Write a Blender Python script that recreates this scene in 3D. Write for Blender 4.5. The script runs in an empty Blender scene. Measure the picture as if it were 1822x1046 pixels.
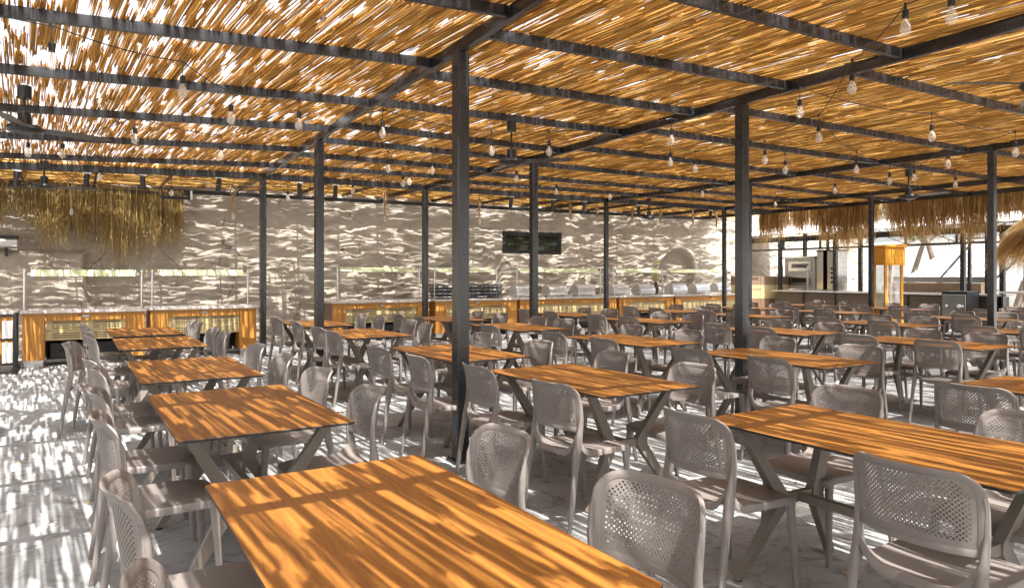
import bpy, math, random
import numpy as np
from mathutils import Vector, Matrix

R = math.radians
random.seed(7)
rng = np.random.default_rng(11)
scn = bpy.context.scene
col = scn.collection

# ------------------------------------------------------------------ camera
YAW = R(31.68)
EYE = 1.47
cd = bpy.data.cameras.new('camera')
cam = bpy.data.objects.new('camera', cd)
col.objects.link(cam)
cam.location = (0, 0, EYE)
cam.rotation_euler = (R(90), 0, -YAW)
cd.sensor_width = 36.0
cd.lens = 25.03
cd.shift_y = -0.0183
cd.clip_start = 0.05
cd.clip_end = 1200
scn.camera = cam

# ------------------------------------------------------------------ world, sun, exposure
SUN_EL, SUN_AZ = 60.0, 2.0          # sun stands behind the camera (-Y), slightly to -X
w = bpy.data.worlds.new('World')
scn.world = w
w.use_nodes = True
nt = w.node_tree
nt.nodes.clear()
sky = nt.nodes.new('ShaderNodeTexSky')
sky.sky_type = 'NISHITA'
sky.sun_disc = False
sky.sun_elevation = R(SUN_EL)
sky.sun_rotation = R(180 + SUN_AZ)
sky.dust_density = 4.0
sky.air_density = 0.8
bg = nt.nodes.new('ShaderNodeBackground')
bg.inputs['Strength'].default_value = 0.15
wo = nt.nodes.new('ShaderNodeOutputWorld')
hs = nt.nodes.new('ShaderNodeHueSaturation')     # hazy, milky sky
hs.inputs['Saturation'].default_value = 0.30
hs.inputs['Value'].default_value = 1.2
nt.links.new(sky.outputs[0], hs.inputs['Color'])
nt.links.new(hs.outputs[0], bg.inputs[0])
nt.links.new(bg.outputs[0], wo.inputs[0])
sd = bpy.data.lights.new('sun', 'SUN')
sd.energy = 5.0
sd.angle = R(0.32)
sd.color = (1.0, 0.965, 0.91)
sun = bpy.data.objects.new('sun', sd)
col.objects.link(sun)
ce = math.cos(R(SUN_EL))
to_sun = Vector((-ce * math.sin(R(SUN_AZ)), -ce * math.cos(R(SUN_AZ)), math.sin(R(SUN_EL))))
sun.rotation_euler = (-to_sun).to_track_quat('-Z', 'Y').to_euler()
vs = scn.view_settings
vs.view_transform = 'Standard'
vs.look = 'None'
vs.gamma = 1.0
vs.use_curve_mapping = False
vs.exposure = 1.48
scn.cycles.use_denoising = True
scn.cycles.max_bounces = 8
scn.cycles.diffuse_bounces = 5
scn.cycles.glossy_bounces = 3
scn.cycles.transmission_bounces = 6
scn.cycles.transparent_max_bounces = 8
scn.cycles.sample_clamp_indirect = 6.0

# ------------------------------------------------------------------ materials
def new_mat(name):
    m = bpy.data.materials.new(name)
    m.use_nodes = True
    n = m.node_tree
    b = n.nodes['Principled BSDF']
    return m, n, b

def N(n, t, **kw):
    x = n.nodes.new(t)
    for k, v in kw.items():
        if k in x.inputs.keys():
            x.inputs[k].default_value = v
        else:
            setattr(x, k, v)
    return x

def coords(n, scale=(1, 1, 1), kind='Object', jitter=False):
    tc = N(n, 'ShaderNodeTexCoord')
    mp = N(n, 'ShaderNodeMapping')
    mp.inputs['Scale'].default_value = scale
    n.links.new(tc.outputs[kind], mp.inputs['Vector'])
    if jitter:
        oi = N(n, 'ShaderNodeObjectInfo')
        mu = N(n, 'ShaderNodeMath', operation='MULTIPLY')
        mu.inputs[1].default_value = 37.0
        n.links.new(oi.outputs['Random'], mu.inputs[0])
        n.links.new(mu.outputs[0], mp.inputs['Location'])
    return mp.outputs[0]

def ramp(n, fac, stops):
    r = N(n, 'ShaderNodeValToRGB')
    e = r.color_ramp.elements
    while len(e) < len(stops):
        e.new(0.5)
    for i, (p, c) in enumerate(stops):
        e[i].position = p
        e[i].color = (*c, 1)
    n.links.new(fac, r.inputs[0])
    return r.outputs[0]

def simple(name, c1, c2=None, scale=8.0, rough=0.5, metal=0.0, bump=0.0, stretch=(1, 1, 1), spec=None, bscale=None, rvar=0.0):
    m, n, b = new_mat(name)
    c2 = c2 or tuple(x * 0.75 for x in c1)
    v = coords(n, stretch)
    t = N(n, 'ShaderNodeTexNoise', Scale=scale, Detail=5.0, Roughness=0.6)
    n.links.new(v, t.inputs['Vector'])
    c = ramp(n, t.outputs['Fac'], [(0.3, c2), (0.7, c1)])
    n.links.new(c, b.inputs['Base Color'])
    b.inputs['Roughness'].default_value = rough
    b.inputs['Metallic'].default_value = metal
    if spec is not None:
        b.inputs['Specular IOR Level'].default_value = spec
    if rvar:
        mr = N(n, 'ShaderNodeMapRange')
        mr.inputs['To Min'].default_value = rough - rvar
        mr.inputs['To Max'].default_value = rough + rvar
        n.links.new(t.outputs['Fac'], mr.inputs['Value'])
        n.links.new(mr.outputs[0], b.inputs['Roughness'])
    if bump:
        t2 = N(n, 'ShaderNodeTexNoise', Scale=bscale or scale * 3, Detail=4.0)
        n.links.new(v, t2.inputs['Vector'])
        bp = N(n, 'ShaderNodeBump', Strength=bump, Distance=0.01)
        n.links.new(t2.outputs['Fac'], bp.inputs['Height'])
        n.links.new(bp.outputs[0], b.inputs['Normal'])
    return m

def mat_wood_top():
    m, n, b = new_mat('table_top_wood')
    v = coords(n, (1, 1, 1), jitter=True)
    # warped grain running along local Y
    wn = N(n, 'ShaderNodeTexNoise', Scale=2.2, Detail=2.0)
    n.links.new(v, wn.inputs['Vector'])
    mx = N(n, 'ShaderNodeVectorMath', operation='MULTIPLY_ADD')
    n.links.new(wn.outputs['Color'], mx.inputs[0])
    mx.inputs[1].default_value = (0.10, 0.05, 0.0)
    n.links.new(v, mx.inputs[2])
    mp = N(n, 'ShaderNodeMapping')
    mp.inputs['Scale'].default_value = (46, 1.6, 1)
    n.links.new(mx.outputs[0], mp.inputs['Vector'])
    g = N(n, 'ShaderNodeTexNoise', Scale=2.0, Detail=6.0, Roughness=0.65)
    n.links.new(mp.outputs[0], g.inputs['Vector'])
    wv = N(n, 'ShaderNodeTexWave', Scale=9.0, Distortion=7.0, Detail=2.0)
    wv.inputs['Detail Scale'].default_value = 0.7
    mp2 = N(n, 'ShaderNodeMapping')
    mp2.inputs['Scale'].default_value = (1.0, 0.22, 1)
    n.links.new(mx.outputs[0], mp2.inputs['Vector'])
    n.links.new(mp2.outputs[0], wv.inputs['Vector'])
    mixf = N(n, 'ShaderNodeMath', operation='MULTIPLY_ADD')
    n.links.new(wv.outputs['Fac'], mixf.inputs[0])
    mixf.inputs[1].default_value = 0.09
    n.links.new(g.outputs['Fac'], mixf.inputs[2])
    mp4 = N(n, 'ShaderNodeMapping')
    mp4.inputs['Scale'].default_value = (140, 3.2, 1)
    n.links.new(mx.outputs[0], mp4.inputs['Vector'])
    g2 = N(n, 'ShaderNodeTexNoise', Scale=2.0, Detail=3.0)
    n.links.new(mp4.outputs[0], g2.inputs['Vector'])
    mixg = N(n, 'ShaderNodeMath', operation='MULTIPLY_ADD')
    n.links.new(g2.outputs['Fac'], mixg.inputs[0])
    mixg.inputs[1].default_value = 0.30
    n.links.new(mixf.outputs[0], mixg.inputs[2])
    mixh = N(n, 'ShaderNodeMath', operation='SUBTRACT')
    n.links.new(mixg.outputs[0], mixh.inputs[0])
    mixh.inputs[1].default_value = 0.15
    mixf = mixh
    c = ramp(n, mixf.outputs[0], [(0.30, (0.165, 0.060, 0.015)), (0.56, (0.255, 0.102, 0.019)), (0.92, (0.37, 0.170, 0.030))])
    # knots
    vo = N(n, 'ShaderNodeTexVoronoi', Scale=3.4)
    mp3 = N(n, 'ShaderNodeMapping')
    mp3.inputs['Scale'].default_value = (1.5, 0.9, 1)
    n.links.new(v, mp3.inputs['Vector'])
    n.links.new(mp3.outputs[0], vo.inputs['Vector'])
    k = ramp(n, vo.outputs['Distance'], [(0.02, (0.25, 0.25, 0.25)), (0.11, (1, 1, 1))])
    mul = N(n, 'ShaderNodeMix', data_type='RGBA', blend_type='MULTIPLY')
    mul.inputs['Factor'].default_value = 0.8
    n.links.new(c, mul.inputs['A'])
    n.links.new(k, mul.inputs['B'])
    oi = N(n, 'ShaderNodeObjectInfo')
    mr = N(n, 'ShaderNodeMapRange')
    mr.inputs['To Min'].default_value = 0.82
    mr.inputs['To Max'].default_value = 1.12
    n.links.new(oi.outputs['Random'], mr.inputs['Value'])
    hv = N(n, 'ShaderNodeHueSaturation')
    n.links.new(mr.outputs[0], hv.inputs['Value'])
    n.links.new(mul.outputs['Result'], hv.inputs['Color'])
    n.links.new(hv.outputs[0], b.inputs['Base Color'])
    b.inputs['Roughness'].default_value = 0.42
    b.inputs['Specular IOR Level'].default_value = 0.35
    bp = N(n, 'ShaderNodeBump', Strength=0.12, Distance=0.002)
    n.links.new(g.outputs['Fac'], bp.inputs['Height'])
    n.links.new(bp.outputs[0], b.inputs['Normal'])
    return m

def mat_strand(name, stops, trans=0.45, per='Random Per Island', rough=0.7):
    """reed / straw: thin dry stalk that also lets light through"""
    m, n, b = new_mat(name)
    geo = N(n, 'ShaderNodeNewGeometry')
    v = coords(n, (3, 3, 3))
    t = N(n, 'ShaderNodeTexNoise', Scale=2.0, Detail=3.0)
    n.links.new(v, t.inputs['Vector'])
    ad = N(n, 'ShaderNodeMath', operation='MULTIPLY_ADD')
    n.links.new(t.outputs['Fac'], ad.inputs[0])
    ad.inputs[1].default_value = 0.35
    n.links.new(geo.outputs[per], ad.inputs[2])
    sc = N(n, 'ShaderNodeMath', operation='MULTIPLY')
    sc.inputs[1].default_value = 0.78
    n.links.new(ad.outputs[0], sc.inputs[0])
    c = ramp(n, sc.outputs[0], stops)
    n.links.new(c, b.inputs['Base Color'])
    b.inputs['Roughness'].default_value = rough
    b.inputs['Specular IOR Level'].default_value = 0.3
    tr = N(n, 'ShaderNodeBsdfTranslucent')
    n.links.new(c, tr.inputs['Color'])
    mx = N(n, 'ShaderNodeMixShader')
    mx.inputs[0].default_value = trans
    n.links.new(b.outputs[0], mx.inputs[1])
    n.links.new(tr.outputs[0], mx.inputs[2])
    n.links.new(mx.outputs[0], n.nodes['Material Output'].inputs['Surface'])
    return m

def mat_plaster():
    m, n, b = new_mat('plaster')
    v = coords(n)
    t = N(n, 'ShaderNodeTexNoise', Scale=0.9, Detail=8.0, Roughness=0.65)
    n.links.new(v, t.inputs['Vector'])
    c = ramp(n, t.outputs['Fac'], [(0.3, (0.34, 0.30, 0.245)), (0.7, (0.49, 0.435, 0.365))])
    dn = N(n, 'ShaderNodeTexNoise', Scale=1.6, Detail=3.0)
    n.links.new(v, dn.inputs['Vector'])
    ma = N(n, 'ShaderNodeVectorMath', operation='MULTIPLY_ADD')
    n.links.new(dn.outputs['Color'], ma.inputs[0])
    ma.inputs[1].default_value = (0.5, 0, 0.5)
    n.links.new(v, ma.inputs[2])
    vo = N(n, 'ShaderNodeTexVoronoi', feature='DISTANCE_TO_EDGE', Scale=1.15)
    n.links.new(ma.outputs[0], vo.inputs['Vector'])
    k = ramp(n, vo.outputs['Distance'], [(0.003, (0.35, 0.34, 0.33)), (0.011, (1, 1, 1))])
    gate = N(n, 'ShaderNodeTexNoise', Scale=0.8)
    n.links.new(v, gate.inputs['Vector'])
    gf = ramp(n, gate.outputs['Fac'], [(0.50, (0, 0, 0)), (0.56, (1, 1, 1))])
    mul = N(n, 'ShaderNodeMix', data_type='RGBA', blend_type='MULTIPLY')
    n.links.new(gf, mul.inputs['Factor'])
    n.links.new(c, mul.inputs['A'])
    n.links.new(k, mul.inputs['B'])
    n.links.new(mul.outputs['Result'], b.inputs['Base Color'])
    b.inputs['Roughness'].default_value = 1.0
    b.inputs['Specular IOR Level'].default_value = 0.1
    t2 = N(n, 'ShaderNodeTexNoise', Scale=28.0, Detail=6.0, Roughness=0.7)
    n.links.new(v, t2.inputs['Vector'])
    bp = N(n, 'ShaderNodeBump', Strength=0.6, Distance=0.010)
    n.links.new(t2.outputs['Fac'], bp.inputs['Height'])
    n.links.new(bp.outputs[0], b.inputs['Normal'])
    return m

def mat_floor():
    m, n, b = new_mat('concrete_floor')
    v = coords(n)
    t = N(n, 'ShaderNodeTexNoise', Scale=0.7, Detail=9.0, Roughness=0.68)
    n.links.new(v, t.inputs['Vector'])
    c = ramp(n, t.outputs['Fac'], [(0.28, (0.21, 0.212, 0.212)), (0.5, (0.33, 0.335, 0.335)), (0.72, (0.44, 0.445, 0.45))])
    t3 = N(n, 'ShaderNodeTexNoise', Scale=5.0, Detail=6.0, Roughness=0.75, Distortion=1.2)
    n.links.new(v, t3.inputs['Vector'])
    st = ramp(n, t3.outputs['Fac'], [(0.36, (0.50, 0.47, 0.43)), (0.50, (1, 1, 1))])
    mul = N(n, 'ShaderNodeMix', data_type='RGBA', blend_type='MULTIPLY')
    mul.inputs['Factor'].default_value = 0.9
    n.links.new(c, mul.inputs['A'])
    n.links.new(st, mul.inputs['B'])
    n.links.new(mul.outputs['Result'], b.inputs['Base Color'])
    b.inputs['Roughness'].default_value = 0.75
    t2 = N(n, 'ShaderNodeTexNoise', Scale=30.0, Detail=6.0, Roughness=0.7)
    n.links.new(v, t2.inputs['Vector'])
    bp = N(n, 'ShaderNodeBump', Strength=0.45, Distance=0.008)
    n.links.new(t2.outputs['Fac'], bp.inputs['Height'])
    n.links.new(bp.outputs[0], b.inputs['Normal'])
    return m

def mat_glass(name, tint=(1, 1, 1), rough=0.02, mixf=0.25):
    m, n, b = new_mat(name)
    b.inputs['Base Color'].default_value = (*tint, 1)
    b.inputs['Roughness'].default_value = rough
    b.inputs['Specular IOR Level'].default_value = 1.0
    v = coords(n)
    t = N(n, 'ShaderNodeTexNoise', Scale=6.0)
    n.links.new(v, t.inputs['Vector'])
    c = ramp(n, t.outputs['Fac'], [(0.3, tuple(x * .9 for x in tint)), (0.7, tint)])
    n.links.new(c, b.inputs['Base Color'])
    tr = N(n, 'ShaderNodeBsdfTransparent')
    tr.inputs['Color'].default_value = (*[0.6 + 0.4 * x for x in tint], 1)
    mx = N(n, 'ShaderNodeMixShader')
    mx.inputs[0].default_value = mixf
    n.links.new(tr.outputs[0], mx.inputs[1])
    n.links.new(b.outputs[0], mx.inputs[2])
    n.links.new(mx.outputs[0], n.nodes['Material Output'].inputs['Surface'])
    return m

M = {}
M['steel'] = simple('dark_painted_steel', (0.017, 0.018, 0.021), (0.008, 0.009, 0.011), 5, 0.27, 0.0, 0.04, spec=0.75, rvar=0.05)
M['black'] = simple('black_metal', (0.012, 0.012, 0.013), None, 9, 0.4)
M['chair'] = simple('taupe_plastic', (0.208, 0.182, 0.166), (0.186, 0.161, 0.146), 14, 0.40, 0, 0.06, bscale=220, rvar=0.05)
M['frame'] = simple('taupe_powder_coat', (0.200, 0.170, 0.140), (0.165, 0.140, 0.112), 9, 0.45, 0, 0.08, bscale=160)
M['edge'] = simple('black_laminate_edge', (0.022, 0.018, 0.016), None, 9, 0.5)
M['top'] = mat_wood_top()
M['reed'] = mat_strand('dry_reed', [(0.0, (0.27, 0.125, 0.024)), (0.35, (0.52, 0.28, 0.060)), (0.7, (0.68, 0.42, 0.115)), (1.0, (0.82, 0.60, 0.27))], 0.32)
M['straw'] = mat_strand('dry_straw', [(0.0, (0.16, 0.09, 0.025)), (0.45, (0.50, 0.31, 0.10)), (1.0, (0.86, 0.68, 0.40))], 0.62)  # straw brightened in its colour for the sunlit fringe
M['straw_shaded'] = mat_strand('shade_toned_straw', [(0.0, (0.11, 0.065, 0.018)), (0.5, (0.30, 0.20, 0.06)), (1.0, (0.50, 0.36, 0.15))], 0.35)  # same straw, the awning's shade put into a darker colour
M['plaster'] = mat_plaster()
M['floor'] = mat_floor()
M['cloth_ground'] = simple('pale_gravel_ground', (0.50, 0.47, 0.42), (0.34, 0.31, 0.27), 2.5, 0.9, 0, 0.4)
M['orange'] = simple('streaky_orange_wood', (0.56, 0.28, 0.052), (0.28, 0.095, 0.014), 3.0, 0.45, stretch=(14, 14, 0.8))
M['umber'] = simple('brown_laminate', (0.21, 0.125, 0.085), (0.16, 0.09, 0.06), 3.0, 0.5, stretch=(8, 8, 0.6))
M['tan'] = simple('tan_panel', (0.47, 0.37, 0.19), (0.41, 0.32, 0.155), 3, 0.5)
M['slot'] = simple('dark_slot', (0.05, 0.035, 0.02), None, 4, 0.7)
M['granite'] = simple('light_mottled_worktop', (0.70, 0.66, 0.62), (0.40, 0.36, 0.33), 26, 0.25)  # whitish slab; the mottle of dappled light is put into its colour
M['chrome'] = simple('brushed_steel', (0.62, 0.61, 0.59), (0.50, 0.49, 0.47), 12, 0.22, 1.0, stretch=(1, 1, 12))
M['chrome2'] = simple('polished_steel', (0.80, 0.80, 0.80), (0.70, 0.70, 0.70), 6, 0.30, 0.85)
M['steelpanel'] = simple('stainless_panel', (0.60, 0.59, 0.57), (0.50, 0.49, 0.47), 3, 0.40, 0.35, stretch=(1, 1, 6))
M['guard'] = mat_glass('reflection_tinted_glass', (0.80, 0.84, 0.55), 0.15, 0.72)  # the garden's yellow-green reflection is put into the glass colour
M['clear'] = mat_glass('clear_glass', (0.92, 0.95, 0.95), 0.02, 0.16)
M['bulb'] = mat_glass('bulb_glass', (0.90, 0.86, 0.78), 0.03, 0.28)
M['filament'] = simple('filament_brass', (0.75, 0.42, 0.12), None, 10, 0.3, 0.8)
M['window'] = simple('dark_window_glass', (0.030, 0.045, 0.035), (0.012, 0.018, 0.014), 3, 0.05, 0, spec=1.0)
M['rope'] = simple('jute_rope', (0.45, 0.28, 0.13), (0.28, 0.16, 0.07), 60, 0.9, 0, 0.6)
M['cart'] = simple('orange_painted_wood', (0.74, 0.36, 0.022), (0.62, 0.27, 0.015), 4, 0.45, stretch=(1, 1, 5))
M['white'] = simple('white_paint', (0.80, 0.80, 0.79), (0.72, 0.72, 0.71), 3, 0.6)
M['tent'] = simple('white_canvas', (0.82, 0.82, 0.81), (0.76, 0.76, 0.75), 2, 0.8)
M['grey'] = simple('grey_panel', (0.16, 0.17, 0.17), (0.12, 0.13, 0.13), 3, 0.6)
M['bronze'] = simple('brown_laminate_bar', (0.085, 0.068, 0.050), (0.06, 0.048, 0.036), 3, 0.4, stretch=(1, 1, 5))
M['plank'] = simple('weathered_planks', (0.22, 0.15, 0.095), (0.13, 0.085, 0.05), 3, 0.8, 0, 0.3, stretch=(10, 10, 1))
M['corten'] = simple('dark_maroon_grill', (0.060, 0.022, 0.020), (0.03, 0.012, 0.011), 20, 0.6)
M['bark'] = simple('grey_brown_bark', (0.20, 0.15, 0.11), (0.10, 0.075, 0.055), 6, 0.9, 0, 0.7, stretch=(3, 3, 0.7))
M['flower'] = simple('cream_petals', (0.72, 0.64, 0.42), (0.60, 0.50, 0.30), 20, 0.7)
M['vase'] = simple('dark_ceramic_vase', (0.03, 0.03, 0.03), None, 9, 0.3)
M['bluetray'] = simple('dark_blue_crate', (0.030, 0.045, 0.065), (0.018, 0.028, 0.042), 9, 0.45)
M['leaf'] = mat_strand('green_leaf', [(0.0, (0.035, 0.075, 0.012)), (0.6, (0.075, 0.14, 0.022)), (1.0, (0.13, 0.20, 0.04))], 0.35)
M['foot'] = simple('black_rubber_foot', (0.02, 0.02, 0.02), None, 9, 0.8)

# ------------------------------------------------------------------ mesh helpers
class MB:
    def __init__(s):
        s.v, s.f, s.m = [], [], []
        s.mi = 0
    def add(s, vs_, fs):
        o = len(s.v)
        s.v.extend([tuple(p) for p in vs_])
        for q in fs:
            s.f.append(tuple(o + i for i in q))
            s.m.append(s.mi)
    def box(s, x0, x1, y0, y1, z0, z1, bev=0.0):
        if bev <= 0:
            s.add([(x0, y0, z0), (x1, y0, z0), (x1, y1, z0), (x0, y1, z0), (x0, y0, z1), (x1, y0, z1), (x1, y1, z1), (x0, y1, z1)],
                  [(3, 2, 1, 0), (4, 5, 6, 7), (0, 1, 5, 4), (1, 2, 6, 5), (2, 3, 7, 6), (3, 0, 4, 7)])
        else:
            b = bev
            def ring(i, z):
                return [(x0 + i + b, y0 + i, z), (x1 - i - b, y0 + i, z), (x1 - i, y0 + i + b, z), (x1 - i, y1 - i - b, z),
                        (x1 - i - b, y1 - i, z), (x0 + i + b, y1 - i, z), (x0 + i, y1 - i - b, z), (x0 + i, y0 + i + b, z)]
            rs = [ring(b, z0), ring(0, z0 + b), ring(0, z1 - b), ring(b, z1)]
            s.loft(rs)
        return s
    def loft(s, rings, caps=True, closed=True):
        n = len(rings[0])
        vs_ = [p for r in rings for p in r]
        fs = []
        for k in range(len(rings) - 1):
            for i in range(n if closed else n - 1):
                j = (i + 1) % n
                fs.append((k * n + i, k * n + j, (k + 1) * n + j, (k + 1) * n + i))
        if caps:
            fs.append(tuple(reversed(range(n))))
            fs.append(tuple((len(rings) - 1) * n + i for i in range(n)))
        s.add(vs_, fs)
        return s
    def tube(s, pts, r, n=6, caps=True):
        pts = [Vector(p) for p in pts]
        rr = r if isinstance(r, (list, tuple)) else [r] * len(pts)
        rings = []
        up = None
        for i, p in enumerate(pts):
            d = (pts[min(i + 1, len(pts) - 1)] - pts[max(i - 1, 0)]).normalized()
            if up is None:
                up = Vector((0, 0, 1)) if abs(d.z) < 0.9 else Vector((1, 0, 0))
            a = d.cross(up).normalized()
            up = a.cross(d).normalized()
            rings.append([p + (a * math.cos(2 * math.pi * k / n) + up * math.sin(2 * math.pi * k / n)) * rr[i] for k in range(n)])
        s.loft(rings, caps)
        return s
    def bar(s, a, b, wx, wz, side=(0, 0, 1)):
        """rectangular bar from a to b; wz measured along `side`"""
        a, b = Vector(a), Vector(b)
        d = (b - a).normalized()
        u = Vector(side)
        u = (u - d * u.dot(d)).normalized()
        t = d.cross(u)
        def r(p):
            return [p - t * wx / 2 - u * wz / 2, p + t * wx / 2 - u * wz / 2, p + t * wx / 2 + u * wz / 2, p - t * wx / 2 + u * wz / 2]
        s.loft([r(a), r(b)])
        return s
    def lathe(s, prof, n=12, c=(0, 0, 0)):
        rings = [[(c[0] + r * math.cos(2 * math.pi * k / n), c[1] + r * math.sin(2 * math.pi * k / n), c[2] + z) for k in range(n)] for r, z in prof]
        s.loft(rings)
        return s
    def mesh(s, name, mats, smooth=None):
        me = bpy.data.meshes.new(name)
        me.from_pydata([tuple(v) for v in s.v], [], s.f)
        for m in (mats if isinstance(mats, (list, tuple)) else [mats]):
            me.materials.append(m)
        if any(s.m):
            me.polygons.foreach_set('material_index', s.m)
        if smooth:
            me.shade_smooth()
            if smooth < 180:
                me.set_sharp_from_angle(angle=R(smooth))
        me.update()
        return me

def link(name, me, parent=None, loc=(0, 0, 0), rz=0.0, label=None, cat=None, group=None, kind=None):
    o = bpy.data.objects.new(name, me)
    col.objects.link(o)
    o.parent = parent
    o.location = loc
    o.rotation_euler = (0, 0, rz)
    if label: o['label'] = label
    if cat: o['category'] = cat
    if group: o['group'] = group
    if kind: o['kind'] = kind
    return o

def thing(name, label, cat, loc=(0, 0, 0), rz=0.0, group=None):
    return link(name, None, None, loc, rz, label, cat, group)

def np_mesh(name, verts, faces, mat, smooth=False):
    """verts (n,3) array, faces (m,4) array"""
    me = bpy.data.meshes.new(name)
    nv, nf, k = len(verts), len(faces), faces.shape[1]
    me.vertices.add(nv)
    me.vertices.foreach_set('co', np.asarray(verts, np.float32).ravel())
    me.loops.add(nf * k)
    me.loops.foreach_set('vertex_index', np.asarray(faces, np.int32).ravel())
    me.polygons.add(nf)
    me.polygons.foreach_set('loop_start', np.arange(0, nf * k, k, dtype=np.int32))
    me.polygons.foreach_set('loop_total', np.full(nf, k, np.int32))
    if mat: me.materials.append(mat)
    if smooth:
        me.polygons.foreach_set('use_smooth', np.ones(nf, bool))
    me.update(calc_edges=True)
    me.validate()
    return me

def vnoise(u, v, seed):
    """smooth value noise on arrays"""
    g = np.random.default_rng(seed).random((257, 257))
    i, j = np.floor(u).astype(int), np.floor(v).astype(int)
    a, b = u - i, v - j
    a, b = a * a * (3 - 2 * a), b * b * (3 - 2 * b)
    i0, i1, j0, j1 = i % 257, (i + 1) % 257, j % 257, (j + 1) % 257
    return (g[i0, j0] * (1 - a) + g[i1, j0] * a) * (1 - b) + (g[i0, j1] * (1 - a) + g[i1, j1] * a) * b

def project(X, Y, Z):
    c, s_ = math.cos(YAW), math.sin(YAW)
    lat, dep = c * X - s_ * Y, s_ * X + c * Y
    dep = np.where(np.abs(dep) < 1e-3, 1e-3, dep)
    return 911 + 1267 * lat / dep, 489.7 + 1267 * (EYE - Z) / dep, dep

# ------------------------------------------------------------------ ground and floor
gm = MB(); gm.add([(-300, -300, -0.02), (400, -300, -0.02), (400, 400, -0.02), (-300, 400, -0.02)], [(0, 1, 2, 3)])
link('ground', gm.mesh('ground', M['cloth_ground']), kind='structure')
nx, ny = 60, 60
xs_, ys_ = np.linspace(-7, 17.6, nx), np.linspace(-8, 16.6, ny)
gx, gy = np.meshgrid(xs_, ys_, indexing='ij')
gz = 0.012 * (vnoise(gx * 0.8 + 30, gy * 0.8 + 30, 3) - 0.5)
idx = np.arange(nx * ny).reshape(nx, ny)
fq = np.stack([idx[:-1, :-1], idx[1:, :-1], idx[1:, 1:], idx[:-1, 1:]], -1).reshape(-1, 4)
link('floor', np_mesh('floor', np.stack([gx, gy, gz], -1).reshape(-1, 3), fq, M['floor'], True), kind='structure')

# ------------------------------------------------------------------ plaster wall with real relief
WY = 16.3
x0, x1, z0, z1 = -5.0, 26.0, -0.1, 3.75
sx, sz = 0.034, 0.021
nx, nz = int((x1 - x0) / sx), int((z1 - z0) / sz)
X, Zz = np.meshgrid(np.linspace(x0, x1, nx), np.linspace(z0, z1, nz), indexing='ij')
ub = (X + 50)
warp = 0.30 * vnoise(ub * 1.1, Zz * 1.3 + 9, 1) + 0.13 * vnoise(ub * 3.7, Zz * 3.1 + 9, 8)
h = 0.046 * vnoise(ub * 2.1, (Zz + warp) * 7.5 + 20, 2) + 0.034 * vnoise(ub * 5.6, (Zz + warp) * 13 + 40, 4) \
    + 0.020 * vnoise(ub * 9, (Zz + warp) * 24 + 60, 5) + 0.06 * vnoise(ub * 0.8, Zz * 0.9 + 5, 6)
h += 0.05 / (1 + np.exp(-(Zz - 2.92) / 0.03))                     # thicker band along the top
def softbox(a, b, zt, r=0.10):
    d = np.minimum(np.minimum(X - a, b - X), zt - Zz)
    return 1 / (1 + np.exp(-d / 0.018))
h += 0.20 * softbox(-9, 0.21, 1.92)
h += 0.20 * softbox(9.55, 12.35, 2.02)
# arched niche with a raised rim
r_ = np.sqrt(((X - 16.03) / 0.78) ** 2 + (np.maximum(Zz - 1.45, 0) / 0.80) ** 2)
h -= 0.16 / (1 + np.exp((r_ - 0.93) / 0.02)) * (Zz > 0)
h += 0.07 * np.exp(-((r_ - 1.10) / 0.09) ** 2)
win = (X > 9.72) & (X < 11.60) & (Zz > 2.05) & (Zz < 2.63)
Yw = WY - h
idx = np.arange(nx * nz).reshape(nx, nz)
cellwin = win[:-1, :-1] & win[1:, 1:]
fq = np.stack([idx[:-1, :-1], idx[1:, :-1], idx[1:, 1:], idx[:-1, 1:]], -1)[~cellwin]
link('plaster_wall', np_mesh('plaster_wall', np.stack([X, Yw, Zz], -1).reshape(-1, 3), fq, M['plaster'], True),
     label='long rough grey brown plaster wall with crack lines behind the buffet counters', cat='wall')
wb = MB(); wb.box(x0 + .02, 9.6, WY + .14, WY + .36, 0, 3.7).box(11.72, x1 - .02, WY + .14, WY + .36, 0, 3.7).box(9.6, 11.72, WY + .14, WY + .36, 0, 2.0).box(9.6, 11.72, WY + .14, WY + .36, 2.68, 3.7)
link('wall_core', wb.mesh('wall_core', M['plaster']), kind='structure')

# window in the wall
wt = thing('window', 'dark framed two pane window high in the plaster wall', 'window', (10.66, WY - .06, 2.03))
wm = MB()
for a, b in ((-.96, -.90), (.90, .96), (-.03, .03)):
    wm.box(a, b, -.05, .05, 0.0, 0.62)
wm.box(-.90, .90, -.05, .05, 0.0, 0.06); wm.box(-.90, .90, -.05, .05, .56, .62)
link('window_frame', wm.mesh('window_frame', M['black']), wt)
for a, b in ((-.90, -.03), (.03, .90)):
    s_ = MB(); s_.box(a + .004, a + .06, -.035, .03, .064, .556).box(b - .06, b - .004, -.035, .03, .064, .556).box(a + .06, b - .06, -.035, .03, .064, .11).box(a + .06, b - .06, -.035, .03, .51, .556)
    sh = link('sash', s_.mesh('sash', M['black']), wt)
    p = MB(); p.box(a + .06, b - .06, .0, .008, .11, .51)
    link('pane', p.mesh('pane', M['window']), sh)
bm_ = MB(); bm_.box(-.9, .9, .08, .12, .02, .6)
link('interior_shade_sheet', bm_.mesh('interior_shade_sheet', M['black']), wt)  # black sheet standing in for the unlit room behind the panes

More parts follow.
